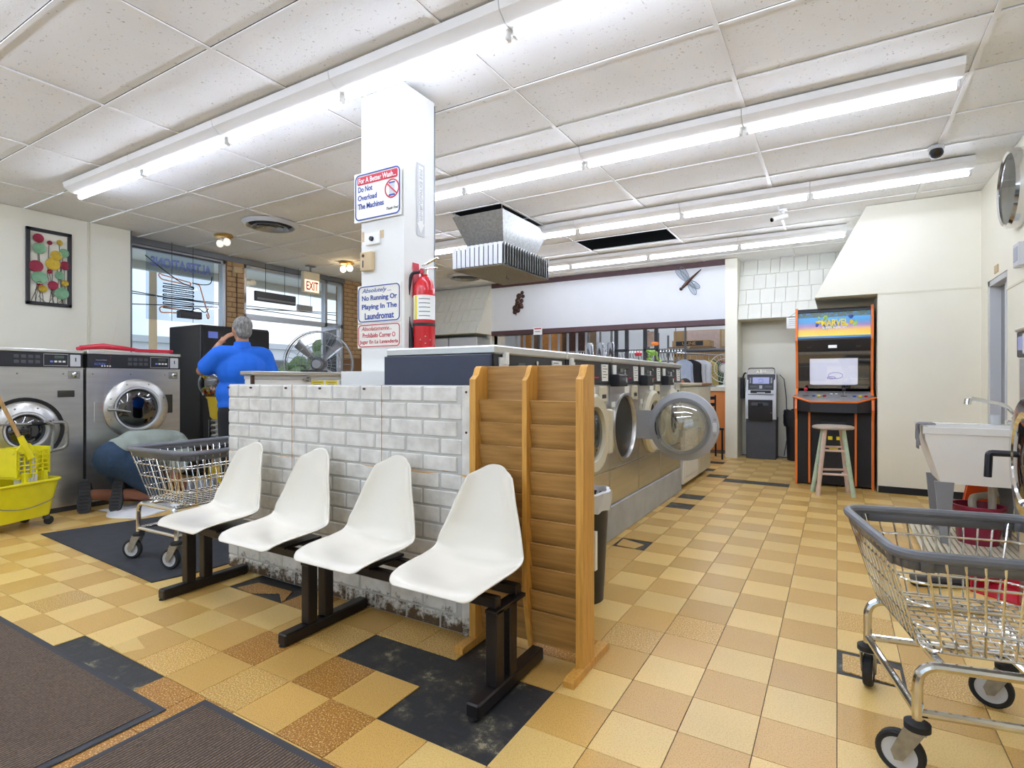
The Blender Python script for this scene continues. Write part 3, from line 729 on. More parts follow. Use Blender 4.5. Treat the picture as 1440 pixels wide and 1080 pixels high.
row_washer(3.84, 4.53, 'steel front-load washer with its round door swung wide open', 'open')
row_washer(4.53, 5.20, 'steel front-load washer with closed cream door behind the open glass door')
row_washer(5.20, 5.95, 'steel front-load washer at the far end beside the cream cabinet')
box('side_cover', 'navy_panel', bpy.data.objects['washing_machine'], -.425, -.4115, .0, .70, 0, 1.06, .003)
pl = tag(M().box(-2.2, -1.432, 2.25, 5.97, 0, .249, .006).build('plinth', 'concrete'), 'grey concrete plinth under the row of steel washers', 'plinth')

def left_washer(yc, w, cz, r, label, big=False):
    t = thing('washing_machine', label, 'washer', (-5.95, yc, 0), PI/2, 'large steel washers along the cream wall'); D = .9; H = 1.455
    m = M(); m.box(-w/2, -w/2+.015, .012, D, .05, 1.29).box(w/2-.015, w/2, .012, D, .05, 1.29).box(-w/2, w/2, D-.012, D, .05, 1.29); plate_hole(m, w, .05, 1.29, 0, cz, r-.03, 0, .012); m.build('cabinet', 'steel', t)
    box('kick_base', 'dark_grey', t, -w/2+.01, w/2-.01, .03, D, 0, .05, .003)
    co = box('console', 'black_plastic', t, -w/2+.006, w/2-.006, -.012, .3, 1.296, 1.425, .006)
    box('top', 'steel_top', t, -w/2, w/2, -.02, D, 1.425, H, .006); box('console_frame', 'steel', t, -w/2, w/2, -.008, .02, 1.286, 1.298, .003)
    text('Speed Queen', .17, 'ink_orange', co, (-w*.5+.115, -.0135, 1.395), FY, shear=.15, bold=.02)
    text('Commercial Washer', .09, 'ink_grey', co, (-w*.5+.115, -.0135, 1.372), FY)
    if not big:
        text('SCION', .09, 'neon_blue', co, (-w*.5+.10, -.0135, 1.335), FY, shear=.2, bold=.01)
        for q in range(4): M().cyl((-w*.5+.12+.022*q, -.016, 1.316), (-w*.5+.12+.022*q, -.01, 1.316), .007, n=8).build('indicator', 'label_white', co)
    for i in range(4):
        for j in range(2): box('program_key', 'dark_grey', co, -.08+.048*i, -.045+.048*i, -.016, -.01, 1.325+.045*j, 1.355+.045*j, .003)
    fr = M().tube([(.125, -.0135, 1.31), (.125, -.0135, 1.412), (w*.5-.12, -.0135, 1.412), (w*.5-.12, -.0135, 1.31)], .0025, 4, True).build('display_frame', 'light_grey', co)
    box('display', 'lcd', fr, .20, .29-.02, -.0165, -.011, 1.375, 1.4, .002)
    for q in range(4): box('key', 'label_white' if q else 'neon_blue', fr, .17+.03*q, .19+.03*q, -.0165, -.011, 1.34, 1.355, .001)
    cs = box('coin_slot', 'light_grey', t, w/2-.105, w/2-.025, -.018, 0, 1.305, 1.412, .004); box('slot', 'ink_black', cs, w/2-.068, w/2-.06, -.020, -.016, 1.35, 1.385, 0)
    lk = box('lock_plate', 'zinc', t, w/2-.115, w/2-.025, -.006, .004, 1.195, 1.265, .002); M().lathe([(.024, 0), (.024, -.02), (.012, -.03), (0, -.03)], 20, (w/2-.07, -.004, 1.232), 'y').build('lock', 'chrome', lk)
    for x in (-w/2+.05, -.05, w/2-.15): M().ell((x, -.001, 1.24), (.008, .004, .008), nu=10, nv=6).build('screw_head', 'zinc', t)
    drum(t, (0, .03, cz), r-.045, .55)
    if big:
        M().ring([(r+.045, .0), (r+.04, -.012), (r+.012, -.004), (r+.012, .006)], 44, (0, 0, cz), 'y').build('door_seal', 'rubber', t)
        box('latch_pocket', 'steel_dark', t, w*.27, w*.42, -.006, .002, 1.03, 1.09, .003)
    d = M().ring([(r, -.004), (r-.002, -.02), (r-.02, -.035), (r-.075, -.045), (r-.088, -.03), (r-.088, -.004)], 44, (0, 0, cz), 'y').build('door', 'steel', t)
    M().ring([(r-.086, -.03), (r-.08, -.05), (r-.095, -.05), (r-.10, -.02)], 44, (0, 0, cz), 'y').build('window_gasket', 'light_grey', d)
    M().lathe([(r-.098, -.02), (r-.12, -.042), (r*.3, -.058), (0, -.06)], 40, (0, 0, cz), 'y').build('glass_bowl', 'door_glass', d)
    for i in range(8): M().ell(((r-.035)*math.cos(PI/8+i*PI/4), -.038, cz+(r-.035)*math.sin(PI/8+i*PI/4)), (.008, .006, .008), nu=8, nv=6).build('bolt', 'zinc', d)
    if big:
        M().tube(fillet([(.10, -.09, cz+.06), (.26, -.09, cz+.06), (.265, -.09, cz-.17), (.16, -.06, cz-.19)], .05), .015, 10).build('door_handle', 'zinc', d)
        M().cyl((.02, -.09, cz+.06), (.15, -.09, cz+.06), .017, n=10).build('grip', 'rubber', d); box('latch_arm', 'zinc', d, -.2, .05, -.085, -.07, cz+.05, cz+.068, .003)
    else:
        box('hinge_panel', 'steel', t, -w/2+.06, -w/2+.145, -.004, .004, cz-.115, cz+.075, .003); box('latch_pocket', 'steel_dark', t, w/2-.15, w/2-.075, -.004, .004, cz-.06, cz+.13, .003)
        box('latch_tag', 'label_white', d, -.26, -.215, -.042, -.03, cz+.03, cz+.055, .002); M().tube([(-.27, -.06, cz+.0), (-.2, -.075, cz-.005), (-.08, -.07, cz-.03)], [.014, .012, .006], 8).build('door_handle', 'zinc', d)
    return t
left_washer(1.885, .84, .755, .235, 'steel washer with big dark door ring beside the yellow mop bucket', True)
left_washer(2.747, .835, .905, .29, 'steel washer with red tool on top, behind the kneeling person')
# right-hand machine cut by the frame
t = thing('washing_machine', 'steel washer with black door lever at the right edge of the picture', 'washer', (.80, 3.30, 0), -PI/2)
m = M(); m.box(-.42, -.405, .012, .85, .05, 1.29).box(.405, .42, .012, .85, .05, 1.29).box(-.42, .42, .83, .85, .05, 1.29); plate_hole(m, .84, .05, 1.29, 0, .82, .26, 0, .012); m.build('cabinet', 'steel', t)
box('kick_base', 'dark_grey', t, -.41, .41, .03, .85, 0, .05, .003); co = box('console', 'black_plastic', t, -.415, .415, -.012, .3, 1.296, 1.425, .006); box('top', 'steel_top', t, -.42, .42, -.02, .85, 1.425, 1.445, .006)
box('display', 'screen_blue', co, -.38, -.3, -.016, -.01, 1.33, 1.40, .003); box('coin_slot', 'light_grey', co, -.28, -.2, -.02, -.01, 1.31, 1.41, .004)
drum(t, (0, .03, .82), .24, .5)
d = M().ring([(.30, -.004), (.30, -.04), (.28, -.07), (.22, -.075), (.2, -.05), (.2, -.004)], 44, (0, 0, .82), 'y').build('door', 'chrome', t); M().lathe([(.2, -.05), (.18, -.075), (.06, -.09), (0, -.092)], 36, (0, 0, .82), 'y').build('glass_bowl', 'door_glass', d)
M().tube(fillet([(-.25, -.05, .82), (-.25, -.15, .82), (-.25, -.155, .70)], .012, 3), .016, 10).build('door_handle', 'black_plastic', d)
tag(M().box(-.11, .11, -.07, .07, 0, .05, .01).build('parcel', 'cardboard', loc=(.98, 3.60, 1.4455)), 'small carton on top of the right edge washer', 'box')

# cabinet past the washers
t = thing('cabinet', 'tall cream cabinet with worn brown top at the far end of the washers', 'cabinet', (-1.44, 6.02, 0), PI/2)
box('body', 'cream_plastic', t, 0, 1.5, .02, .6, .04, 1.12, .004); box('kick_base', 'black_matte', t, .02, 1.48, .05, .58, 0, .04, .002)
box('top', 'wood_plain', t, .95, 1.54, -.02, .62, 1.12, 1.15, .004); box('top_lip', 'cream_plastic', t, -.01, .95, -.015, .62, 1.12, 1.15, .004)
d = box('door', 'white_plastic', t, .02, .78, -.012, .02, .05, .70, .004); box('door_inset', 'white_paint', d, .08, .72, -.016, -.01, .12, .63, .003)
d = box('door', 'cream_plastic', t, .80, 1.48, -.012, .02, .05, 1.1, .004); box('pull', 'zinc', t, .25, .45, -.03, -.008, 1.0, 1.03, .004)
d = box('flap', 'cream_plastic', t, .02, .78, -.012, .02, .72, 1.1, .004)

# ================================================================== TANDEM SEATING
t = thing('tandem_seating', 'row of four white moulded shell seats on a black beam', 'bench', (0, 0, 0))
prof = [(1.532, .398), (1.542, .408), (1.565, .414), (1.62, .414), (1.70, .408), (1.78, .401), (1.85, .400), (1.895, .418), (1.925, .458), (1.945, .52), (1.962, .60), (1.978, .68), (1.990, .745), (1.996, .785), (1.999, .806)]
wid = [.165, .190, .205, .216, .220, .221, .221, .217, .208, .188, .162, .137, .115, .102, .084]
def interp(a, t):
    x = t*(len(a)-1); i = min(int(x), len(a)-2); f = x-i
    if isinstance(a[0], tuple): return tuple(p*(1-f)+q*f for p, q in zip(a[i], a[i+1]))
    return a[i]*(1-f)+a[i+1]*f
def shell(u, v):
    s = u*2-1; y, z = interp(prof, v); hw_ = interp(wid, v)
    e = abs(s)**2.6; lift = .0; fwd = 0
    up = max(0, min(1, (v-.08)/.35)); up *= max(0, 1-max(0, v-.55)/.4)
    lift = .055*e*up; fwd = .055*e*max(0, min(1, (v-.42)/.15))*max(0.25, 1-max(0, v-.75)*2.2)
    dn = 0
    top = -.045*e*max(0, (v-.86)/.14)
    return (s*hw_, y-fwd, z+lift-dn+top)
sm_ = M(); sm_.grid(shell, 18, 34); sme = sm_.mesh('seat_shell', 'seat_white', 60)
SX = [-2.93, -2.376, -1.823, -1.27]
for x in SX:
    o = inst('seat_shell', sme, t, (x, 0, .012)); md = o.modifiers.new('thick', 'SOLIDIFY'); md.thickness = .009; md.offset = 0; md2 = o.modifiers.new('soft', 'SUBSURF'); md2.levels = 1; md2.render_levels = 1
for y in (1.72, 1.87): box('beam', 'black_metal', t, -3.10, -1.08, y-.02, y+.02, .335, .375, .004)
for x in SX: box('seat_bracket', 'black_metal', t, x-.12, x+.12, 1.68, 1.90, .375, .388, .002)
for x in (-3.12, -2.115, -1.09):
    L = box('foot', 'black_metal', t, x-.028, x+.028, 1.56, 2.05, .004, .056, .006)
    for y in (1.71, 1.805): box('post', 'black_metal', t, x-.026, x+.026, y-.026, y+.026, .056, .335, .004)
    box('cross_plate', 'black_metal', t, x-.026, x+.026, 1.68, 1.90, .322, .336, .002)
    for y in (1.57, 2.03): M().cyl((x, y, 0), (x, y, .006), .018, n=10).build('glide', 'rubber', L)

# ================================================================== WOODEN LITERATURE RACK
t = thing('literature_rack', 'empty oak brochure rack with two columns of sloping pockets beside the last seat', 'rack', (-1.36, 2.10, 0))
def side(x0, x1, name, z0):
    pts = [(-.085, z0), (.03, z0), (.03, 1.245), (-.03, 1.245), (-.045, 1.235), (-.058, 1.205), (-.085, 1.185)]
    return M().prism(pts, 'x', x0, x1).build(name, 'oak_edge', t)
side(-.06, -.028, 'side_panel', .02); side(.46, .492, 'side_panel', .02)
M().prism([(-.03, .03), (.02, .03), (.02, 1.245), (-.03, 1.245), (-.045, 1.235), (-.058, 1.205), (-.085, 1.18), (-.085, .28), (-.05, .10)], 'x', .212, .234).build('divider', 'oak_edge', t)
box('back_panel', 'oak', t, -.028, .46, .015, .028, .05, 1.245, .002)
for c, (xa, xb) in enumerate(((-.027, .211), (.235, .459))):
    for k in range(10):
        z0 = .075+.1005*k+(.0 if k else -.02)
        pk = M().box(xa, xb, -.004, .004, 0, .118 if k else .15, .001).build('pocket_panel', 'oak', t); pk.location = (0, -.030 if k else -.024, z0); pk.rotation_euler = (R(14 if k else 11), 0, 0)
for x in (-.044, .476):
    M().prism([(-.19, 0), (.19, 0), (.19, .022), (.17, .03), (-.17, .03), (-.19, .022)], 'x', x-.022, x+.022).build('foot', 'oak_edge', t)
# ================================================================== ARCADE CABINET
t = thing('arcade_cabinet', 'black arcade cabinet with orange edging and lit marquee behind the stool', 'arcade machine', (-.035, 7.02, 0))
out = [(.02, 0), (.85, 0), (.85, 2.0), (.10, 2.0), (.08, 1.64), (.14, 1.52), (.19, 1.08), (-.02, .96), (-.04, .86), (.02, .74)]
for x in (-.375, .357):
    sp = M().prism(out, 'x', x, x+.018).build('side_panel', 'black_matte', t)
    edge = [(x+.009, y, z) for y, z in [(.02, 0), (.02, .74), (-.04, .86), (-.02, .96), (.19, 1.08), (.14, 1.52), (.08, 1.64), (.10, 2.0), (.3, 2.003)]]
    m = M()
    for a, b_ in zip(edge, edge[1:]):
        A, B = Vector(a), Vector(b_); dv = (B-A).normalized(); nn = Vector((0, -dv.z, dv.y))
        if nn.y > 0 and abs(dv.z) > .2: nn = -nn
        vs = [A+Vector((s*.0125, 0, 0))+nn*k for s in (-1, 1) for k in (-.004, .007)]+[B+Vector((s*.0125, 0, 0))+nn*k for s in (-1, 1) for k in (-.004, .007)]
        m.add(vs, [(0, 1, 3, 2), (4, 5, 7, 6), (0, 1, 5, 4), (2, 3, 7, 6), (0, 2, 6, 4), (1, 3, 7, 5)])
    m.build('edge_trim', 'orange_trim', sp)
box('back', 'black_matte', t, -.357, .357, .82, .845, .02, 1.98, 0); box('roof', 'black_matte', t, -.357, .357, .11, .84, 1.975, 1.995, .002)
mq = M().prism([(.105, 1.66), (.120, 1.955), (.135, 1.955), (.135, 1.66)], 'x', -.353, .353).build('marquee', 'marquee_print', t)
for x in (-.30,): pass
tilt = (R(90-2.8), 0, 0)
rs_ = random.Random(4)
for q in range(26):
    sx_ = rs_.uniform(-.19, .21); M().ell((sx_, .112+.0008*q % .003, rs_.uniform(1.74, 1.90)), (rs_.uniform(.012, .03), .004, rs_.uniform(.008, .022)), (0, rs_.uniform(0, 3), 0), 10, 6).build('printed_shape', rs_.choice(('fruit_green', 'leaf_green', 'ink_blue', 'yellow_soft', 'cardboard_dark')), mq)
text('MARVEL', .26, 'label_yellow', mq, (.01, .1055, 1.832), tilt, height=.075, bold=.03); text('SUPER HEROES', .24, 'label_white', mq, (.01, .103, 1.775), tilt, height=.03, bold=.02)
M().box(-.355, .355, .095, .12, 1.955, 1.975, .002).box(-.355, .355, .085, .12, 1.635, 1.66, .002).build('marquee_retainer', 'black_plastic', t)
spk = M().prism([(.088, 1.64), (.15, 1.50), (.17, 1.50), (.12, 1.64)], 'x', -.355, .355).build('speaker_panel', 'black_plastic', t)
for x in (-.24, .24):
    for q in range(7): M().cyl((x+.02*math.cos(q), .105+.014, 1.575+.02*math.sin(q)), (x+.02*math.cos(q), .127, 1.575+.02*math.sin(q)), .006, n=8).build('speaker_hole', 'dark_grey', spk)
st = M().box(-.05, .035, -.003, .003, -.03, .03, .001).build('rating_sticker', 'label_white', spk); st.location = (0, .115, 1.572); st.rotation_euler = (R(-24), 0, 0)
text('ALL RIGHTS', .06, 'ink_black', st, (-.008, -.0035, .012), FY)
bz = M().prism([(.155, 1.50), (.185, 1.09), (.24, 1.09), (.21, 1.50)], 'x', -.355, .355).build('bezel', 'black_matte', t)
m = M(); m.grid(lambda u, v: (-.235+.47*u, .150+.033*(1-v)-.004*math.cos((u-.5)*PI)-.006*math.sin(v*PI), 1.13+.30*v), 14, 10); scn = m.build('screen', 'screen_white', t)
m = M()
for i in range(24):
    pass
M().tube([(.02+.07*math.cos(2*PI*i/24), .1485, 1.235+.035*math.sin(2*PI*i/24)) for i in range(24)], .003, 5, True).build('screen_graphic', 'purple', scn)
M().tube([(-.02+.04*math.cos(2*PI*i/16), .151, 1.21+.012*math.sin(2*PI*i/16)) for i in range(16)], .004, 5, True).build('screen_graphic', 'purple', scn)
M().tube([(-.237, .181, 1.126), (.237, .181, 1.126), (.237, .146, 1.434), (-.237, .146, 1.434)], .007, 6, True).build('screen_mask', 'dark_grey', bz)
gl_ = M().box(-.352, .352, -.002, .002, 0, .42, 0).build('screen_glass', 'globe', t); gl_.location = (0, .168, 1.09); gl_.rotation_euler = (R(5.5), 0, 0)
# control deck
cp_ = M(); deck = [(-.357, 1.085), (.357, 1.085)]
def dk(x, y): return .955+(y+.10)*.36
poly = [(-.395, .02), (-.22, -.12), (.22, -.12), (.395, .02), (.357, .19), (-.357, .19)]
vs = [(x, y, dk(x, y)) for x, y in poly]+[(x, y, .83) for x, y in poly]
k = len(poly); cpo = M().add(vs, [tuple(range(k)), tuple(range(k, 2*k))]+[(i, (i+1) % k, k+(i+1) % k, k+i) for i in range(k)]).build('control_panel', 'black_plastic', t)
ov = [(x*.96, y+(.012 if y < 0 else (.004 if y < .1 else -.01))) for x, y in poly]; M().add([(x, y, dk(x, y)+.0025) for x, y in ov]+[(x, y, dk(x, y)-.002) for x, y in ov], [tuple(range(k)), tuple(range(k, 2*k))]+[(i, (i+1) % k, k+(i+1) % k, k+i) for i in range(k)]).build('deck_overlay', 'deck', cpo)
M().tube([(x*1.005, y-.004, dk(x, y)-.004) for x, y in poly[:4]], .011, 6).build('panel_trim', 'orange_trim', cpo)
for x, c, n_ in ((-.27, 'red_plastic', 'red-topped joystick'), (.10, 'black_plastic', 'black joystick')):
    z = dk(0, .04); j = M().lathe([(.03, 0), (.03, .004), (.0, .005)], 16, (x, .04, z)).build('joystick', 'black_plastic', cpo, n_); M().cyl((x, .04, z), (x, .035, z+.06), .006, n=8).build('shaft', 'chrome', j); M().ell((x, .034, z+.075), (.018, .018, .022)).build('knob', c, j)
for x0 in (-.19, .20):
    for q, c in enumerate(('ink_blue', 'label_yellow', 'red_paint')):
        y = .03; M().cyl((x0+.052*q, y, dk(0, y)-.002), (x0+.052*q, y-.004, dk(0, y)+.012), .017, n=14).build('button', c, cpo)
for x in (-.02, .03): M().cyl((x, .09, dk(0, .09)-.002), (x, .088, dk(0, .09)+.01), .013, n=12).build('start_button', 'label_white', cpo)
fr = box('front_panel', 'black_matte', t, -.357, .357, .03, .05, .02, .85, .003)
for x in (-.245, .20): box('vertical_trim', 'orange_trim', fr, x, x+.022, .012, .03, .02, .82, .003)
cdp = box('coin_door', 'black_plastic', fr, -.12, .12, .018, .03, .12, .72, .004)
for x in (-.03, .05): box('coin_reject', 'label_yellow', cdp, x-.022, x+.022, .010, .018, .52, .56, .003)
box('coin_return', 'yellow_soft', cdp, -.04, .045, .012, .018, .40, .44, .003)
for z in (.41, .16): M().cyl((.09, .008, z), (.09, .018, z), .012, n=12).build('lock', 'chrome', cdp)

# stool
t = thing('wooden_stool', 'pastel painted wooden stool with round seat in front of arcade cabinet', 'stool', (-.035, 6.60, 0))
M().lathe([(.0, .712), (.17, .712), (.19, .704), (.193, .69), (.185, .678), (.0, .678)], 32).build('seat', 'stool_top', t)
ft = [(-.185, .0, 'pastel_green'), (-.13, -.18, 'pastel_pink'), (.185, -.10, 'pastel_green'), (.13, .19, 'pastel_pink')]
ft = [(-.19, .02, 'pastel_green'), (-.135, -.165, 'pastel_pink'), (.18, -.115, 'pastel_green'), (.135, .17, 'pastel_pink')]
tops = [(-.09, .05), (-.07, -.09), (.09, -.06), (.07, .09)]
legs = []
for (x, y, c), (a, b_) in zip(ft, tops):
    M().cyl((x, y, 0), (a, b_, .682), .021, .021, 10).build('leg', c, t); legs.append(((x, y), (a, b_)))
def lp(i, z): (x, y), (a, b_) = legs[i]; f = z/.682; return (x+(a-x)*f, y+(b_-y)*f, z)
for i, j, z, c in ((1, 2, .22, 'pastel_pink'), (0, 3, .24, 'pastel_pink'), (0, 1, .3, 'pastel_green'), (2, 3, .3, 'pastel_green'), (1, 2, .46, 'pastel_pink'), (0, 3, .48, 'pastel_pink')): M().cyl(lp(i, z), lp(j, z), .012, n=8).build('rung', c, t)

# cash machine
t = thing('cash_machine', 'grey and silver cash machine with small lit screen in the wall niche', 'cash machine', (-.985, 8.98, 0))
box('safe', 'dark_grey', t, -.205, .205, 0, .38, 0, .62, .006); box('body', 'dark_grey', t, -.195, .195, .02, .38, .62, 1.27, .006)
fa = M().prism([(-.03, .60), (-.045, .66), (-.05, .93), (-.03, .96), (.04, 1.28), (.1, 1.29), (.1, .60)], 'x', -.21, .21).build('fascia', 'light_grey', t)
M().prism([(-.038, .58), (-.056, .66), (-.06, .88), (-.04, .90), (0, .90), (0, .58)], 'x', -.17, .165).build('dispenser_bay', 'black_plastic', fa)
box('cash_slot', 'dark_grey', fa, -.12, .11, -.072, -.04, .80, .85, .006); box('cash_mouth', 'black_matte', fa, -.035, .035, -.076, -.05, .795, .84, .004)
up_ = M().prism([(-.036, .965), (-.026, .975), (.034, 1.265), (.06, 1.265), (.06, .965)], 'x', -.175, .175).build('upper_panel', 'black_plastic', fa)
def onp(x0, x1, z0, z1, mt_, nm, par=up_, pr=.006):
    a = math.atan2(.06, .29); y = lambda z: -.026+(z-.975)*.06/.29
    o = M().box(x0, x1, -pr, .002, 0, z1-z0, .001).build(nm, mt_, par); o.location = (0, y(z0), z0); o.rotation_euler = (-a, 0, 0); return o
s_ = onp(-.115, .115, 1.13, 1.235, 'screen_blue', 'screen'); 
M().tube([(-.03, -.0075, .02), (.03, -.0075, .02), (.03, -.0075, .06), (.0, -.0075, .075), (-.03, -.0075, .06)], .003, 4, True).build('screen_icon', 'ink_blue', s_)
for sx in (-1, 1):
    for q in range(4): onp(sx*.145-.012, sx*.145+.012, 1.14+.022*q, 1.152+.022*q, 'label_grey', 'side_key')
onp(-.15, -.06, 1.07, 1.10, 'dark_grey', 'card_reader'); onp(-.02, .02, 1.055, 1.105, 'label_grey', 'receipt_slot'); onp(.06, .15, 1.07, 1.10, 'dark_grey', 'keypad_hood'); onp(-.14, .14, .99, 1.03, 'black_matte', 'keypad_tray'); onp(-.05, .06, .985, 1.0, 'light_grey', 'keypad', pr=.02)
hd = M().prism([(.03, 1.28), (.05, 1.345), (.1, 1.35), (.12, 1.28)], 'x', -.185, .185).build('header', 'chrome', t); a = text('ATM', .14, 'label_white', hd, (0, .037, 1.314), (R(73), 0, 0), height=.04, bold=.02)
M().tube(fillet([(-.185, .06, 1.28), (-.18, .06, 1.365), (.18, .06, 1.365), (.185, .06, 1.28)], .03), .008, 6).build('header_bar', 'black_plastic', t)
M().cyl((.148, -.064, .70), (.148, -.05, .70), .009, n=10).build('lock', 'chrome', fa)
o = M().tube([(-.76, 9.35, 1.27), (-.70, 9.37, 1.2), (-.67, 9.385, .9), (-.66, 9.385, .3), (-.7, 9.38, .02)], .006, 6).build('power_cord', 'dark_grey', t); o.location = (.985, -8.98, 0)
t = thing('wall_phone', 'black cable and box fixed to post beside cash machine', 'cable box', (-1.285, 9.22, 0)); box('box', 'black_plastic', t, -.012, .04, -.05, .05, .9, 1.22, .006); M().tube(fillet([(.02, -.03, 1.22), (.05, -.06, 1.3), (.09, -.08, 1.28), (.10, -.05, 1.2)], .04), .012, 8).build('cable', 'cable', t)
t = thing('trash_can', 'black trash can with liner folded over its rim between cash machine and arcade', 'trash can', (-.48, 9.12, 0))
M().lathe([(.0, 0), (.16, 0), (.185, .68), (.175, .68), (.15, .02), (0, .02)], 28).build('bin', 'black_plastic', t)
m = M(); n = 36; vs = []
for z, r0 in ((.50, .198), (.56, .208), (.66, .212), (.735, .203), (.74, .18), (.62, .168)):
    for i in range(n): q = r0+.008*math.sin(i*5.1+z*30)+.004*math.sin(i*2.3); vs.append((q*math.cos(2*PI*i/n), q*math.sin(2*PI*i/n), z+.012*math.sin(i*1.7)))
m.add(vs, [(a*n+i, a*n+(i+1) % n, (a+1)*n+(i+1) % n, (a+1)*n+i) for a in range(5) for i in range(n)]); m.build('liner', 'black_plastic', t)
t = thing('notice', 'small white notice hanging on string beside the arcade marquee', 'sign', (-.50, 8.86, 2.03)); box('card', 'label_white', t, -.13, .10, 0, .006, -.10, .06, .001); M().tube([(-.1, .003, .06), (-.01, .02, .13), (.08, .003, .06)], .003, 5).build('string', 'stem_brown', t); box('printed_mark', 'ink_blue', t, .04, .075, -.001, .002, -.06, .045, 0)
for q in range(4): box('printed_line', 'ink_black', t, -.1, .01-.02*(q % 2), -.0012, .001, .03-.03*q, .034-.03*q, 0)

# ================================================================== UTILITY SINK AND CLEANING GEAR
t = thing('utility_sink', 'white plastic utility sink on grey legs with chrome faucet', 'sink', (.535, 4.86, 0))
W, Dp = .66, .56
top = [(0, 0), (W, 0), (W, Dp), (0, Dp)]; bot = [(.10, .04), (W-.10, .04), (W-.10, Dp-.06), (.10, Dp-.06)]
ins = [(.035, .035), (W-.035, .035), (W-.035, Dp-.08), (.035, Dp-.08)]; inb = [(.13, .07), (W-.13, .07), (W-.13, Dp-.11), (.13, Dp-.11)]
vs = [(x, y, .85) for x, y in top]+[(x+.008*(1 if x < .1 else -1), y, .76) for x, y in top]+[(x, y, .45) for x, y in bot]+[(x, y, .848) for x, y in ins]+[(x, y, .48) for x, y in inb]
q4 = lambda a, b_: [(a+i, a+(i+1) % 4, b_+(i+1) % 4, b_+i) for i in range(4)]
M().add(vs, q4(0, 4)+q4(4, 8)+[(8, 9, 10, 11)]+q4(0, 12)+q4(12, 16)+[(16, 17, 18, 19)]).build('basin', 'white_plastic', t)
box('rim', 'white_plastic', t, -.008, W, -.008, .0, .80, .852, .003)
for x, y in ((.12, .05), (W-.12, .05), (.12, Dp-.08), (W-.12, Dp-.08)):
    M().prism([(x-.055, .46), (x+.055, .46), (x+.025, .0245), (x-.02, .0245)], 'y', y-.016, y+.016).build('leg', 'grey_paint', t)
fc = M().tube(fillet([(.60, .50, .85), (.60, .50, .92), (.52, .40, 1.0), (.30, .26, 1.05), (.285, .25, 1.02)], .05), .014, 10).build('faucet', 'chrome', t)
M().cyl((.285, .25, 1.045), (.28, .245, 1.005), .022, n=14).build('spout_head', 'chrome', fc); box('faucet_base', 'chrome', fc, .54, .65, .46, .53, .85, .885, .006)
for y in (.45, .53): M().ell((.60, y, .90), (.02, .014, .022)).build('tap_handle', 'chrome', fc)
M().tube(fillet([(.42, .26, .45), (.42, .26, .22), (.36, .26, .18), (.31, .26, .24), (.31, .28, .33), (.42, .42, .33), (.55, .55, .33)], .06), .025, 10).build('drain_trap', 'pvc', t)
rg = M()
def ragf(u, v):
    a = (v-.5); x = -.014-.016*abs(math.sin(8*u+3*v))+.20*max(0, v-.55); z = .862-.17*max(0, .55-v)*(1.2+.7*math.sin(2.5*u+.6))+.006*math.sin(9*u)
    return (x, .02+.14*u+.01*math.sin(7*v), z+(.004*math.sin(14*u)))
rg.grid(ragf, 12, 14); o = tag(rg.build('rag', 'towel_rag', loc=(.535, 4.88, 0)), 'grey rag hung over the corner of the white sink', 'rag'); md = o.modifiers.new('thick', 'SOLIDIFY'); md.thickness = .005; md.offset = 1
t = thing('soap_cup', 'small clear cup with blue liquid on the back ledge of the sink', 'cup', (1.02, 5.375, .852)); M().lathe([(0, 0), (.03, 0), (.034, .07), (.031, .07), (.028, .004), (0, .004)], 18).build('cup', 'bag_clear', t); M().lathe([(0, .005), (.0275, .005), (.029, .035), (0, .035)], 18).build('liquid', 'neon_blue', t)
t = thing('duckboard', 'slatted cream plastic floor grating under the sink', 'floor grate', (.50, 4.32, 0))
for i in range(19): box('slat', 'cream_plastic', t, .035*i, .035*i+.026, 0, 1.22, .012, .024, .002)
for y in (.1, .6, 1.1): box('cross_bar', 'cream_plastic', t, 0, .656, y-.015, y+.015, 0, .012, .001)
def bucket(name, label, loc, mt_, r0, r1, h, cat='bucket'):
    t = thing(name, label, cat, loc)
    M().lathe([(0, 0), (r0, 0), (r1, h-.02), (r1+.012, h-.018), (r1+.012, h), (r1-.006, h), (r0-.008, .01), (0, .01)], 32).build('pail', mt_, t)
    M().tube([(r1*math.cos(a), r1*math.sin(a), h-.03-.05*math.sin(a)) for a in [PI*i/14 for i in range(15)]], .004, 6).build('bail', 'zinc', t); return t
bucket('bucket', 'maroon plastic bucket on the floor grate under the sink', (.865, 5.06, .0245), 'maroon_plastic', .115, .15, .27)
t = thing('caution_cone', 'orange plastic caution sign folded behind the sink trap', 'cone', (.95, 5.50, .0245)); M().prism([(-.13, 0), (.13, 0), (.07, .36), (-.07, .36)], 'y', -.02, .02).build('panel', 'orange_plastic', t); M().prism([(-.13, 0), (.13, 0), (.07, .36), (-.07, .36)], 'y', .04, .055).build('rear_panel', 'orange_plastic', t); box('grip', 'orange_plastic', t, -.05, .05, -.02, .055, .36, .40, .01)
t = thing('caution_board', 'yellow wet floor board behind the orange cone', 'sign', (1.07, 5.62, 0.0)); M().prism([(-.11, 0), (.11, 0), (.07, .40), (-.07, .40)], 'y', -.01, .01).build('panel', 'yellow_plastic', t); M().prism([(-.11, 0), (.11, 0), (.07, .40), (-.07, .40)], 'y', .05, .065).build('rear_panel', 'yellow_plastic', t); box('hinge_bar', 'yellow_plastic', t, -.06, .06, -.01, .065, .40, .42, .004)
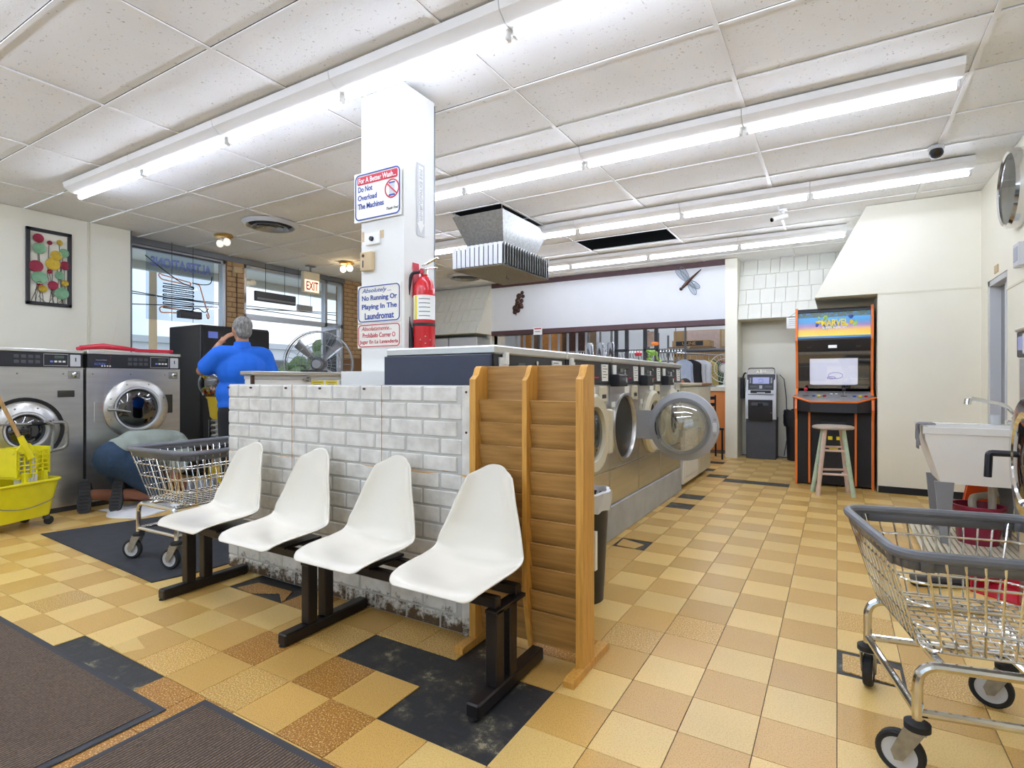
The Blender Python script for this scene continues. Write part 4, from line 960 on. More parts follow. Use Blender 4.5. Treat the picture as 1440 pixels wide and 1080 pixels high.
t = thing('dustpan', 'red long-handled dustpan lying on floor behind the right cart', 'dustpan', (.80, 3.98, 0), R(-35)); M().prism([(-.11, 0), (.11, 0), (.11, .10), (.10, .10), (.10, .008), (-.10, .008), (-.10, .10), (-.11, .10)], 'y', -.12, .12).build('pan', 'red_plastic', t); box('back_wall', 'red_plastic', t, -.11, .11, .11, .125, 0, .11, .003); M().cyl((0, .12, .08), (.02, .62, .30), .013, n=10).build('handle', 'red_plastic', t)
t = thing('floor_mop', 'grey push brush head lying on the floor by the dustpan', 'brush', (.52, 3.95, 0), R(20)); box('head', 'dark_grey', t, -.16, .16, -.03, .03, .03, .06, .006); box('bristles', 'black_matte', t, -.155, .155, -.028, .028, 0, .03, .002)
t = thing('trash_can', 'small dark trash can with clear liner tucked between rack and washers', 'trash can', (-1.20, 2.76, 0))
M().lathe([(0, 0), (.12, 0), (.15, .56), (.14, .56), (.11, .02), (0, .02)], 28).build('bin', 'black_plastic', t)
m = M(); n = 32; vs = []
for z, r0 in ((.49, .157), (.53, .162), (.585, .162), (.59, .145), (.5, .133)):
    for i in range(n): q = r0+.006*math.sin(i*4.1+z*30); vs.append((q*math.cos(2*PI*i/n), q*math.sin(2*PI*i/n), z+.008*math.sin(i*1.7)))
m.add(vs, [(a*n+i, a*n+(i+1) % n, (a+1)*n+(i+1) % n, (a+1)*n+i) for a in range(4) for i in range(n)]); m.build('liner', 'bag_clear', t)
s_ = M().box(.09, .135, -.13, -.10, .20, .40, .002).build('warning_sticker', 'label_white', t); 

# ================================================================== LAUNDRY CARTS
def cart(label, loc, rz, tw, tl, bw, bl, zr, zb, casters, wire=.0035, swivel=(20, -30, 60, 10), fo=(0, 0)):
    # tw,tl: top half sizes in x,y ; bw,bl: bottom half sizes
    t = thing('laundry_cart', label, 'laundry cart', loc, rz, 'wire laundry carts')
    def ringp(f, rad=.07):
        hx, hy = bw+(tw-bw)*f, bl+(tl-bl)*f; z = zb+(zr-zb)*f
        return fillet([(-hx, -hy, z), (hx, -hy, z), (hx, hy, z), (-hx, hy, z)], rad, 5, True)
    m = M()
    for f in (0, .24, .48, .72): m.tube(ringp(f), wire*1.25, 6, True)
    def wall_wires(n, side):
        for i in range(n):
            s = -1+2*(i+.5)/n
            b_ = {'x-': (-bw, s*(bl-.03)), 'x+': (bw, s*(bl-.03)), 'y-': (s*(bw-.03), -bl), 'y+': (s*(bw-.03), bl)}[side]
            a = {'x-': (-tw, s*(tl-.05)), 'x+': (tw, s*(tl-.05)), 'y-': (s*(tw-.05), -tl), 'y+': (s*(tw-.05), tl)}[side]
            m.tube([(b_[0], b_[1], zb), (a[0], a[1], zr-.01)], wire, 5)
    nx, ny = max(6, round(tw*2/.055)), max(6, round(tl*2/.055))
    for sd in ('x-', 'x+'): wall_wires(ny, sd)
    for sd in ('y-', 'y+'): wall_wires(nx, sd)
    for i in range(nx): x = (-1+2*(i+.5)/nx)*(bw-.02); m.tube([(x, -bl, zb), (x, bl, zb)], wire, 5)
    for i in range(ny): y = (-1+2*(i+.5)/ny)*(bl-.02); m.tube([(-bw, y, zb+.004), (bw, y, zb+.004)], wire, 5)
    m.build('wire_basket', 'chrome', t)
    # soft grey bumper clipped over the rim
    rp = ringp(1, .09); rr = []
    M().tube(rp, .017, 10, True).build('bumper', 'bumper_grey', t); bm_ = t.children[-1]
    m = M(); k = len(rp)
    for i in range(k):
        a, b_ = rp[i], rp[(i+1) % k]
        m.add([a+Vector((0, 0, .004)), b_+Vector((0, 0, .004)), b_*.985+Vector((0, 0, -.045+b_.z*.015)), a*.985+Vector((0, 0, -.045+a.z*.015))], [(0, 1, 2, 3)])
    o = m.build('bumper_skirt', 'bumper_grey', bm_); md = o.modifiers.new('thick', 'SOLIDIFY'); md.thickness = .006
    # tube frame
    hx, hy = casters; m = M(); r = .0145; zt = zb-.018
    for y in (-hy, hy): m.tube(fillet([(-hx, y, .17), (-hx, y, zt), (hx, y, zt), (hx, y, .17)], .06, 6), r, 10)
    for x in (-hx, hx): m.tube([(x, -hy, .20), (x, hy, .20)], r*.9, 10)
    for y in (-hy, hy): m.tube([(-hx, y, .20), (hx, y, .20)], r*.9, 10)
    for x in (-hx*.7, hx*.7): m.tube([(x, -hy, zt), (x, hy, zt)], r*.9, 10)
    o = m.build('frame', 'chrome', t); o.location = (fo[0], fo[1], 0)
    for q, (sx, sy) in enumerate(((-1, -1), (-1, 1), (1, -1), (1, 1))):
        c = M().lathe([(0, .178), (.02, .178), (.034, .17), (.034, .152), (.0, .15)], 18).build('caster', 'rubber', t); c.location = (sx*hx+fo[0], sy*hy+fo[1], 0); c.rotation_euler = (0, 0, R(swivel[q]))
        fk = M()
        for s in (-1, 1): fk.prism([(-.025, .152), (.03, .152), (.062, .07), (.052, .045), (.03, .05)], 'y', s*.022-.0025, s*.022+.0025)
        fk.box(-.026, .03, -.024, .024, .147, .152).build('fork', 'zinc', c)
        wh = M().ring([(.0635, -.011), (.0635, .011), (.058, .016), (.047, .016), (.047, -.016), (.058, -.016)], 30, (.042, 0, .0635), 'y').build('wheel', 'rubber', c)
        M().lathe([(.0, -.015), (.012, -.017), (.03, -.009), (.047, -.012), (.047, .012), (.03, .009), (.012, .017), (0, .015)], 26, (.042, 0, .0635), 'y').build('hub', 'light_grey', c)
    return t
cart('wire laundry cart with grey bumper, cut off by the right edge of the picture', (.392, 2.367, 0), R(12), .31, .32, .225, .26, .66, .36, (.215, .25), swivel=(150, 70, 140, 150), fo=(-.045, -.07))
cart('wire laundry cart with grey bumper on the black mat beyond the seats', (-3.76, 2.27, .0072), R(2), .345, .44, .24, .36, .72, .385, (.215, .42), swivel=(205, 160, 200, 20))
# ================================================================== CEILING EQUIPMENT
t = thing('ceiling_air_unit', 'grey metal air unit with louvred box hanging from the ceiling', 'air unit', (-3.37, 5.46, 0))
hx, hy = .33, .54
def frust(a, z0, b_, z1): return [(-a[0], -a[1], z0), (a[0], -a[1], z0), (a[0], a[1], z0), (-a[0], a[1], z0), (-b_[0], -b_[1], z1), (b_[0], -b_[1], z1), (b_[0], b_[1], z1), (-b_[0], b_[1], z1)]
FQ = [(0, 1, 2, 3), (4, 5, 6, 7)]+[(i, (i+1) % 4, 4+(i+1) % 4, 4+i) for i in range(4)]
M().add(frust((hx-.09, hy-.16), 2.70, (hx+.0, hy), 3.0), FQ).build('hopper', 'zinc', t, angle=20); M().box(-hx+.08, hx-.08, -hy+.15, hy-.15, 2.64, 2.70, .004).build('collar', 'light_grey', t)
M().box(-hx+.02, hx-.02, -hy+.03, hy-.03, 2.42, 2.64, .0).build('core', 'dark_grey', t); M().box(-hx, hx, -hy, hy, 2.405, 2.425, .01).build('base_plate', 'zinc', t)
for i in range(11):
    x = -hx+.03+i*(2*hx-.06)/10
    for y in (-hy, hy): o = M().box(-.021, .021, -.003, .003, 2.425, 2.655, .001).build('louvre', 'light_grey', t); o.location = (x, y, 0); o.rotation_euler = (0, 0, R(24))
for i in range(19):
    y = -hy+.03+i*(2*hy-.06)/18
    for x in (-hx, hx): o = M().box(-.003, .003, -.02, .02, 2.425, 2.655, .001).build('louvre', 'zinc', t); o.location = (x, y, 0); o.rotation_euler = (0, 0, R(55))
M().tube([(.05, 0, 2.405), (.05, 0, 2.37), (.08, 0, 2.36)], .006, 6).build('drain_stub', 'zinc', t)
for x, y in ((-hx+.02, -hy+.02), (hx-.02, -hy+.02), (-hx+.02, hy-.02), (hx-.02, hy-.02)): M().cyl((x, y, 2.98), (x, y, 3.40), .006, n=6).build('hanger_rod', 'zinc', t)
def vent(x, y, label):
    t = thing('air_diffuser', label, 'air vent', (x, y, CZ-.006), 0, 'round ceiling diffusers')
    M().ring([(.31, 0), (.30, -.012), (.27, -.04), (.262, -.04), (.24, -.012), (.24, 0)], 40).build('outer_ring', 'light_grey', t)
    for k, r in enumerate((.20, .14, .08)): M().ring([(r-.03, -.012), (r-.018, -.03), (r+.005, -.055), (r+.0, -.058), (r-.026, -.032), (r-.036, -.012)], 36).build('cone_ring', 'alu', t)
    M().lathe([(0, -.002), (.24, -.002), (.24, -.006), (0, -.006)], 32).build('throat', 'black_matte', t)
vent(-5.76, 4.10, 'round steel ceiling diffuser left of the column'); vent(-5.70, 7.95, 'round steel ceiling diffuser behind the hanging air unit')
def bulbs(x, y, label, on):
    t = thing('ceiling_lamp', label, 'ceiling lamp', (x, y, CZ-.004)); M().lathe([(0, 0), (.11, 0), (.115, -.015), (.10, -.03), (.05, -.035), (0, -.035)], 28).build('canopy', 'gold', t)
    for q in (-1, 1): M().cyl((q*.03, 0, -.03), (q*.06, 0, -.06), .02, n=10).build('socket', 'white_plastic', t); M().ell((q*.075, 0, -.095), (.045, .045, .05)).build('bulb', 'bulb_glow' if on else 'bulb_faint_glow', t)
bulbs(-6.75, 4.13, 'brass ceiling lamp with two unlit bulbs given a faint glow near the shop window', False); bulbs(-6.65, 6.08, 'brass ceiling lamp with two glowing bulbs near the column', True)
t = thing('exit_sign', 'lit EXIT sign in a cream housing hanging from the ceiling', 'exit sign', (-7.3, 5.95, 0), PI/2); box('housing', 'cream_plastic', t, -.16, .16, 0, .07, 2.58, 2.93, .008); fc_ = box('face', 'exit_face', t, -.14, .14, -.006, .0, 2.61, 2.80, .003); text('EXIT', .23, 'ink_red', fc_, (0, -.0075, 2.705), FY, height=.14, bold=.02)
M().cyl((0, .035, 2.93), (0, .035, 3.03), .015, n=8).build('stem', 'alu_dark', t); box('mount_plate', 'alu_dark', t, -.08, .08, 0, .07, 3.02, 3.034, .003)
t = thing('security_camera', 'small dark dome camera on the ceiling by the right wall', 'security camera', (.675, 5.44, CZ-.006)); M().lathe([(0, 0), (.05, 0), (.055, -.02), (.05, -.03), (0, -.03)], 24).build('mount', 'light_grey', t); M().ell((0, -.01, -.055), (.048, .048, .045)).build('dome', 'black_plastic', t); M().cyl((0, -.05, -.065), (0, -.064, -.07), .018, n=14).build('lens', 'smoke', t)
t = thing('security_camera', 'white bullet camera on the ceiling near the end wall hood', 'security camera', (-.50, 6.60, CZ-.006)); M().lathe([(0, 0), (.04, 0), (.04, -.02), (0, -.02)], 20).build('mount', 'white_plastic', t); M().tube([(0, 0, -.02), (0, -.01, -.06), (-.03, -.04, -.08)], .012, 8).build('arm', 'white_plastic', t); M().cyl((.03, .02, -.07), (-.10, -.09, -.12), .028, n=16).build('housing', 'white_plastic', t); M().cyl((-.10, -.09, -.12), (-.108, -.097, -.123), .022, n=14).build('lens', 'smoke', t)

# ================================================================== COLUMN SIGNS AND EXTINGUISHER
def rrect(w, h, r, n=5):
    P = []
    for cx, cy, a0 in ((w/2-r, h/2-r, 0), (-w/2+r, h/2-r, 90), (-w/2+r, -h/2+r, 180), (w/2-r, -h/2+r, 270)):
        for i in range(n+1): a = R(a0+90*i/n); P.append((cx+r*math.cos(a), cy+r*math.sin(a)))
    return P
def band(w, h, r, th, mt_, parent, y=-.003):
    o_, i_ = rrect(w, h, r), rrect(w-2*th, h-2*th, max(.004, r-th)); k = len(o_)
    vs = [(a, q, b_) for q in (y, y+.002) for L_ in (o_, i_) for a, b_ in L_]
    fs = []
    for i in range(k):
        j = (i+1) % k; fs += [(i, j, k+j, k+i), (2*k+i, 2*k+j, 3*k+j, 3*k+i), (i, j, 2*k+j, 2*k+i), (k+i, k+j, 3*k+j, 3*k+i)]
    return M().add(vs, fs).build('border', mt_, parent)
def sign(label, x0, x1, z0, z1, y=2.545):
    t = thing('wall_sign', label, 'sign', ((x0+x1)/2, y, (z0+z1)/2)); w_, h_ = x1-x0, z1-z0
    M().prism(rrect(w_, h_, .006), 'y', 0, .004).build('panel', 'sign_cream', t); return t, w_, h_
t, w_, h_ = sign('white sign with blue border and red banner asking not to overload the machines', -2.70, -2.295, 2.20, 2.515, 2.535)
band(w_-.02, h_-.02, .035, .008, 'ink_blue', t)
M().prism(rrect(w_-.06, .052, .01), 'y', -.0022, 0).build('banner', 'ink_red', t, loc=(0, 0, .106))
text('For A Better Wash...', w_-.085, 'label_white', t, (0, -.0035, .106), FY, height=.034, bold=.012)
L_ = -w_/2+.035
for s_, z, wd_ in (('Do Not', .052, .125), ('Overload', -.003, .165), ('The Machines', -.058, .225)): text(s_, wd_, 'ink_blue', t, (L_+wd_/2, -.0012, z), FY, height=.036, bold=.02)
text('Thank You!', .10, 'ink_black', t, (.125, -.0012, -.105), FY, shear=.4)
M().ring([(.060, -.0014), (.060, .0), (.051, .0), (.051, -.0014)], 36, (.125, 0, .015), 'y').build('prohibition_ring', 'ink_red', t)
o = M().box(-.055, .055, -.0032, -.0012, -.0045, .0045).build('prohibition_bar', 'ink_red', t, loc=(.125, 0, .015)); o.rotation_euler = (0, R(42), 0)
box('washer_pictogram', 'ink_blue', t, .10, .15, -.0022, 0, .048, .056, 0); box('washer_pictogram', 'ink_blue', t, .10, .15, -.0022, 0, -.03, -.02, 0); box('washer_pictogram', 'ink_grey', t, .103, .147, -.0011, 0, -.02, .048, 0)
t, w_, h_ = sign('white sign with blue border forbidding running or playing', -2.68, -2.308, 1.548, 1.79, 2.545)
band(w_-.016, h_-.012, .03, .006, 'ink_blue', t)
text('Absolutely ...', .25, 'ink_blue', t, (-.02, -.0012, .082), FY, height=.036, shear=.35)
for s_, z, wd_ in (('No Running Or', .034, .30), ('Playing In The', -.022, .30), ('Laundromat', -.078, .25)): text(s_, wd_, 'ink_blue', t, (.002, -.0012, z), FY, height=.042, bold=.022)
t, w_, h_ = sign('white sign with red border forbidding running in Spanish', -2.68, -2.308, 1.388, 1.543, 2.545)
band(w_-.016, h_-.012, .026, .005, 'ink_red', t)
text('Absolutamente...', .26, 'ink_red', t, (-.02, -.0012, .046), FY, height=.026, shear=.35)
for s_, z, wd_ in (('Prohibido Correr O', .003, .28), ('Jugar En La Lavandería', -.042, .33)): text(s_, wd_, 'ink_red', t, (.0, -.0012, z), FY, height=.03, bold=.012)
t = thing('thermostat', 'small white thermostat with black knob on the column', 'thermostat', (-2.54, 2.55, 2.08)); box('plate', 'white_plastic', t, -.06, .06, -.018, 0, -.035, .035, .004); M().lathe([(.016, 0), (.014, -.014), (0, -.015)], 16, (0, -.018, 0), 'y').build('knob', 'black_plastic', t)
t = thing('wall_control', 'beige plastic control box under the thermostat', 'control box', (-2.58, 2.55, 1.94)); box('case', 'beige_plastic', t, -.05, .05, -.035, 0, -.06, .06, .005); M().cyl((-.02, -.038, .035), (-.02, -.03, .035), .011, n=12).build('key_switch', 'bronze', t); box('slot', 'ink_black', t, -.026, -.018, -.037, -.03, -.04, .005, 0)
t = thing('arrow_sticker', 'faded white arrow sticker pointing down at the fire extinguisher', 'sticker', (-2.282, 2.70, 2.33), PI/2)
M().prism([(-.038, .23), (.038, .23), (.038, -.23), (-.038, -.23)], 'y', -.001, .0).build('backing', 'ink_grey', t); M().prism([(-.022, .215), (.022, .215), (.022, -.15), (.034, -.15), (0, -.22), (-.034, -.15), (-.022, -.15)], 'y', -.0018, -.0008).build('arrow', 'label_white', t); text('FIRE EXTINGUISHER', .33, 'ink_grey', t, (0, -.003, .03), (PI/2, PI/2, 0), height=.028)
t = thing('fire_extinguisher', 'red fire extinguisher with black hose hung on the column', 'fire extinguisher', (-2.214, 2.655, 1.30))
M().lathe([(0, 0), (.06, .0), (.066, .01), (.066, .43), (.06, .48), (.035, .52), (.02, .53), (.02, .545), (0, .545)], 32).build('cylinder', 'red_paint', t); cy = t.children[-1]
def wrap(z0, z1, a0, a1, mt_, nm, r=.0672):
    m = M(); m.grid(lambda u, v: (r*math.cos(R(a0+(a1-a0)*u)), r*math.sin(R(a0+(a1-a0)*u)), z0+(z1-z0)*v), 16, 1); return m.build(nm, mt_, cy)
wrap(.255, .405, -150, 30, 'label_white', 'label'); wrap(.257, .403, -112, -92, 'label_yellow', 'label_stripe', .0676)
for q in range(5): wrap(.275+.026*q, .279+.026*q, -80, -20, 'ink_black', 'label_line', .0677)
wrap(.215, .235, 0, 359, 'rubber', 'strap', .0685)
m = M(); m.add([(.0672*math.cos(R(a)), .0672*math.sin(R(a)), .13+z) for a, z in ((-75, 0), (-45, .024), (-15, 0), (-45, -.024))], [(0, 1, 2, 3)]); m.build('badge', 'label_white', cy)
M().cyl((0, 0, .54), (0, 0, .575), .022, n=14).build('valve', 'chrome', t); va = t.children[-1]
M().box(-.015, .10, -.012, .012, .57, .58, .003).build('carry_handle', 'chrome', va); o = M().box(-.015, .11, -.011, .011, -.004, .004, .002).build('squeeze_lever', 'chrome', va, loc=(0, 0, .60)); o.rotation_euler = (0, R(-18), 0); M().cyl((0, -.022, .558), (0, -.03, .558), .017, n=16).build('pressure_gauge', 'ink_red', va)
M().tube(fillet([(-.01, -.02, .555), (-.06, -.05, .55), (-.085, -.06, .40), (-.08, -.055, .24), (-.07, -.05, .2)], .06, 6), .011, 8).build('hose', 'black_plastic', t); M().cyl((-.07, -.05, .21), (-.065, -.045, .07), .014, .02, 12).build('nozzle', 'black_plastic', t); M().box(-.08, -.066, -.03, .03, .40, .62, .003).build('bracket', 'red_plastic', t)

# ================================================================== LEFT SIDE
# framed metal flowers
t = thing('framed_artwork', 'black framed panel of red, yellow and green metal lily pads', 'picture', (-7.549, 2.60, 2.43), PI/2); w_, h_ = .41, .84
for a in ((-w_/2, w_/2, h_/2-.035, h_/2), (-w_/2, w_/2, -h_/2, -h_/2+.035), (-w_/2, -w_/2+.035, -h_/2, h_/2), (w_/2-.035, w_/2, -h_/2, h_/2)): box('frame', 'frame_black', t, a[0], a[1], -.03, 0, a[2], a[3], .003)
rr = random.Random(5)
pads = [(-.10, .31, .05, 'leaf_red'), (.09, .30, .03, 'leaf_yellow'), (-.09, .20, .06, 'leaf_green'), (.13, .19, .05, 'leaf_green'), (.06, .15, .055, 'leaf_yellow'), (-.12, .0, .065, 'leaf_red'), (.03, .05, .07, 'leaf_yellow'), (.14, .05, .05, 'leaf_red'), (-.09, -.12, .07, 'leaf_green'), (.09, -.07, .045, 'leaf_green'), (.03, -.19, .05, 'leaf_red'), (.14, -.15, .035, 'leaf_yellow'), (.11, -.27, .068, 'leaf_green'), (-.06, -.24, .04, 'leaf_yellow'), (-.09, -.19, .028, 'leaf_red'), (.0, -.04, .025, 'leaf_red'), (.0, .28, .025, 'leaf_red')]
for x, z, r, c in pads:
    M().tube([(x, -.012, z), (x+rr.uniform(-.03, .03), -.008, (z-h_/2)/2), (x+rr.uniform(-.05, .05), -.006, -h_/2+.03)], .003, 5).build('stem', 'stem_brown', t)
    M().lathe([(0, -.022), (r*.4, -.018), (r, -.028), (r*.98, -.031), (r*.4, -.022), (0, -.026)], 18, (x, 0, z), 'y').build('lily_pad', c, t)
# neon alterations sign
t = thing('neon_sign', 'unlit neon tailoring sign on clear panel hanging in shop window', 'neon sign', (-7.70, 4.11, 0), PI/2)
box('clear_panel', 'acrylic', t, -.44, .46, 0, .006, 1.98, 2.87, 0)
text('ALTERATIONS', .80, 'neon_blue', t, (.0, -.025, 2.74), FY, height=.13, mirror=True, outline=.03, name='neon_lettering')
for pts in ([(-.28, 2.60), (-.30, 2.57), (-.26, 2.52), (.12, 2.49), (.12, 2.53), (-.26, 2.58)], [(-.29, 2.13), (-.26, 2.16), (.0, 2.14), (.0, 2.10), (-.27, 2.08)]): M().tube(fillet([(x, -.02, z) for x, z in pts], .02, 3, True), .008, 6, True).build('neon_tube', 'neon_orange', t)
M().tube(fillet([(.14, -.02, 2.53), (.24, -.02, 2.52), (.32, -.02, 2.25), (.38, -.02, 2.08), (.36, -.02, 2.05), (.34, -.02, 2.12)], .03, 3), .008, 6).build('neon_tube', 'neon_orange', t)
pts = []
for i in range(13):
    z = 2.47-.027*i; a, b_ = (-.24, .16) if i % 2 == 0 else (.16, -.24); pts += [(a, -.02, z), (b_, -.02, z-.006)]
M().tube(fillet(pts, .012, 3), .007, 6).build('spool_tube', 'cable', t)
box('transformer', 'black_plastic', t, -.06, .24, -.09, 0, 2.03, 2.13, .006)
for x in (-.12, .16): M().cyl((x, -.003, 1.98), (x, -.003, 3.036), .003, n=6).build('hanging_wire', 'cable', t)
M().tube(fillet([(-.46, -.02, 2.80), (-.2, -.025, 2.62), (0, -.03, 2.50), (.16, -.03, 2.47)], .1), .006, 6).build('lead', 'cable', t); M().tube(fillet([(.42, -.02, 2.66), (.40, -.03, 2.55), (.28, -.03, 2.52), (.14, -.03, 2.53)], .08), .006, 6).build('lead', 'cable', t); M().tube(fillet([(.1, -.05, 2.13), (.2, -.05, 2.2), (.3, -.05, 2.12), (.36, -.03, 2.2)], .05), .006, 6).build('lead', 'cable', t)
t = thing('hanging_sign', 'dark sign box hung on cables inside the entrance transom', 'sign', (-7.6, 5.52, 0), PI/2); box('case', 'dark_grey', t, -.36, .36, 0, .05, 2.40, 2.55, .006); box('lower_bar', 'grey_paint', t, -.34, .34, -.01, 0, 2.42, 2.45, .003)
for x in (-.18, .16): M().cyl((x, .02, 2.55), (x, .02, 3.0), .004, n=6).build('cable', 'cable', t)
t = thing('vent_grille', 'small white louvred grille beside the hanging sign box', 'grille', (-7.6, 6.06, 0), PI/2); box('frame', 'light_grey', t, -.15, .15, .0, .03, 2.33, 2.43, .003)
for q in range(11): box('slat', 'grey_paint', t, -.14+.0255*q, -.125+.0255*q, -.004, 0, 2.34, 2.42, 0)
[M().cyl((x, .015, 2.43), (x, .015, 3.03), .003, n=5).build('cord', 'cable', t) for x in (-.12, .12)]
t = thing('alarm_sounder', 'small beige box on the brick pier between the windows', 'box', (-7.808, 4.98, 2.84), PI/2); box('case', 'beige_plastic', t, -.07, .07, -.05, 0, -.04, .05, .006); M().cyl((0, -.012, -.04), (0, -.012, -1.0), .006, n=6).build('conduit', 'bronze', t)
# drinks machine
t = thing('vending_machine', 'tall black drinks machine standing by the shop window', 'vending machine', (-6.62, 3.76, 0), PI/2); box('body', 'black_plastic', t, 0, .93, .0, .70, .06, 1.86, .012); box('kick_base', 'black_matte', t, .03, .9, .03, .68, 0, .06, .003)
d = box('door', 'black_matte', t, .012, .918, -.03, .0, .08, 1.84, .01); box('notice', 'neon_blue', d, .08, .20, -.033, -.028, 1.70, 1.78, .001); box('notice', 'neon_blue', d, .08, .20, -.033, -.028, 1.42, 1.50, .001); box('coin_panel', 'dark_grey', d, .7, .86, -.036, -.028, 1.0, 1.5, .004); box('delivery_flap', 'dark_grey', d, .2, .7, -.036, -.028, .3, .48, .006)
# gumball spiral
t = thing('gumball_machine', 'yellow spiral gumball machine with clear globe beside the vending machine', 'gumball machine', (-5.93, 3.56, 0))
M().lathe([(0, 0), (.17, 0), (.18, .02), (.15, .05), (.10, .07), (.09, .22), (.07, .24), (0, .24)], 32).build('base', 'yellow_soft', t); M().lathe([(0, .75), (.05, .75), (.075, .78), (.10, .97), (.12, 1.0), (0, 1.0)], 32).build('hopper', 'yellow_soft', t)
M().lathe([(.09, .24), (.09, .75)], 28).build('column_tube', 'globe', t); cl_ = t.children[-1]
M().tube([(.06*math.cos(i*.5), .06*math.sin(i*.5), .25+.0045*i) for i in range(110)], .008, 6).build('spiral_track', 'white_plastic', cl_); M().cyl((0, 0, .24), (0, 0, .76), .02, n=10).build('inner_post', 'light_grey', cl_)
M().ell((0, 0, 1.15), (.19, .19, .19), nu=32, nv=20).build('globe', 'globe', t); M().lathe([(0, 1.345), (.05, 1.34), (.055, 1.325), (0, 1.32)], 20).build('lid', 'yellow_soft', t)
gum = M(); rg_ = random.Random(2); gm = ['fruit_red', 'label_yellow', 'fruit_green', 'ink_blue', 'fruit_orange', 'label_white']
for i in range(240):
    a, q, z = rg_.uniform(0, 2*PI), math.sqrt(rg_.random())*.15, rg_.uniform(0, .075); gum.ell((q*math.cos(a), q*math.sin(a), 1.02+z+.1*max(0, q-.1)), .014, nu=7, nv=5, mi=rg_.randrange(6))
o = gum.build('gumballs', gm, t); o['kind'] = 'stuff'
# big drum fan
t = thing('floor_fan', 'big round wire-guard floor fan standing beyond the white machine', 'fan', (-5.25, 4.38, 0), R(38)); c = (0, 0, 1.37)
for yy in (-.09, .09):
    m = M()
    for r in (.12, .24, .385): m.tube([(r*math.cos(2*PI*i/40), yy*(1 if r > .3 else 1.25), 1.37+r*math.sin(2*PI*i/40)) for i in range(40)], .0035, 5, True)
    for i in range(28): a = 2*PI*i/28; m.tube([(.07*math.cos(a), yy*1.3, 1.37+.07*math.sin(a)), (.385*math.cos(a), yy, 1.37+.385*math.sin(a))], .0022, 4)
    m.build('guard', 'grey_paint', t)
M().ring([(.388, -.03), (.392, 0), (.388, .03), (.383, .03), (.383, -.03)], 48, c, 'y').build('shroud', 'alu', t); M().cyl((0, -.05, 1.37), (0, .16, 1.37), .085, .07, 22).build('motor', 'dark_grey', t); M().cyl((0, -.14, 1.37), (0, -.05, 1.37), .05, .06, 18).build('hub', 'grey_paint', t)
for q in range(4):
    a = R(45+90*q); m = M(); m.grid(lambda u, v: ((.05+.3*u)*math.cos(a)-(v-.5)*(.05+.07*u)*math.sin(a), (v-.5)*.08, 1.37+(.05+.3*u)*math.sin(a)+(v-.5)*(.05+.07*u)*math.cos(a)), 5, 4); o = m.build('blade', 'alu', t); md = o.modifiers.new('thick', 'SOLIDIFY'); md.thickness = .004
M().cyl((0, .16, 1.32), (0, .16, .03), .025, n=12).build('pole', 'grey_paint', t); M().cyl((0, .06, 1.33), (0, .16, 1.33), .02, n=8).build('bracket', 'grey_paint', t); M().lathe([(0, 0), (.28, 0), (.28, .02), (.06, .045), (0, .045)], 32, (0, .16, 0)).build('base', 'dark_grey', t)
# white machine behind the half wall
t = thing('service_partition', 'low white partition with steel cap and yellow warning labels behind the brick wall', 'partition', (-4.12, 2.76, 0), PI/2); box('body', 'white_plastic', t, .01, 1.11, .01, .11, 0, 1.19, .004); box('cap', 'steel_top', t, -.015, 1.125, -.03, .14, 1.225, 1.258, .006); box('fascia_rail', 'light_grey', t, .01, 1.11, 0, .12, 1.19, 1.225, .003)
box('corner_bracket', 'bronze', t, -.005, .02, -.012, .012, 1.05, 1.222, .002); M().box(.50, .56, -.04, 0, 1.18, 1.2, .004).box(.53, .55, -.05, -.01, 1.165, 1.21, .003).build('latch', 'zinc', t)
for a in (.60, .76): o = box('warning_label', 'label_yellow', t, a, a+.135, .004, .0095, 1.09, 1.178, .001); [box('printed_line', 'ink_black', o, a+.015, a+.12-.02*(q % 2), .003, .0045, 1.16-.018*q, 1.164-.018*q, 0) for q in range(4)]
box('data_plate', 'label_grey', t, .93, 1.05, .004, .0095, 1.09, 1.178, .001); box('remote_holder', 'black_plastic', t, .55, .78, .0, .1, 1.258, 1.275, .004)

# ---- mats
def mat_thing(label, x0, x1, y0, y1, rz=0, mt_='carpet_brown', edge='mat_edge', z=.001):
    t = thing('door_mat', label, 'mat', (x1, y1, z), rz); w_, d_ = x1-x0, y1-y0
    box('backing', edge, t, -w_, 0, -d_, 0, 0, .006, .003); box('pile', mt_, t, -w_+.03, -.03, -d_+.03, -.03, .006, .011, .002)
mat_thing('brown ribbed carpet mat at the lower left corner of the picture', -4.6, -2.06, -.2, 1.05, R(.3))
mat_thing('brown ribbed carpet mat at the bottom centre nearest the viewer', -2.0, -.2, -.6, 1.155)
t = thing('rubber_mat', 'large black rubber mat under the cart beyond the seats', 'mat', (0, 0, .001)); M().prism([(-5.24, 1.755), (-3.43, 1.665), (-3.36, 1.95), (-3.36, 2.55), (-3.5, 3.02), (-4.87, 3.05)], 'z', 0, .006).build('sheet', 'mat_black', t)

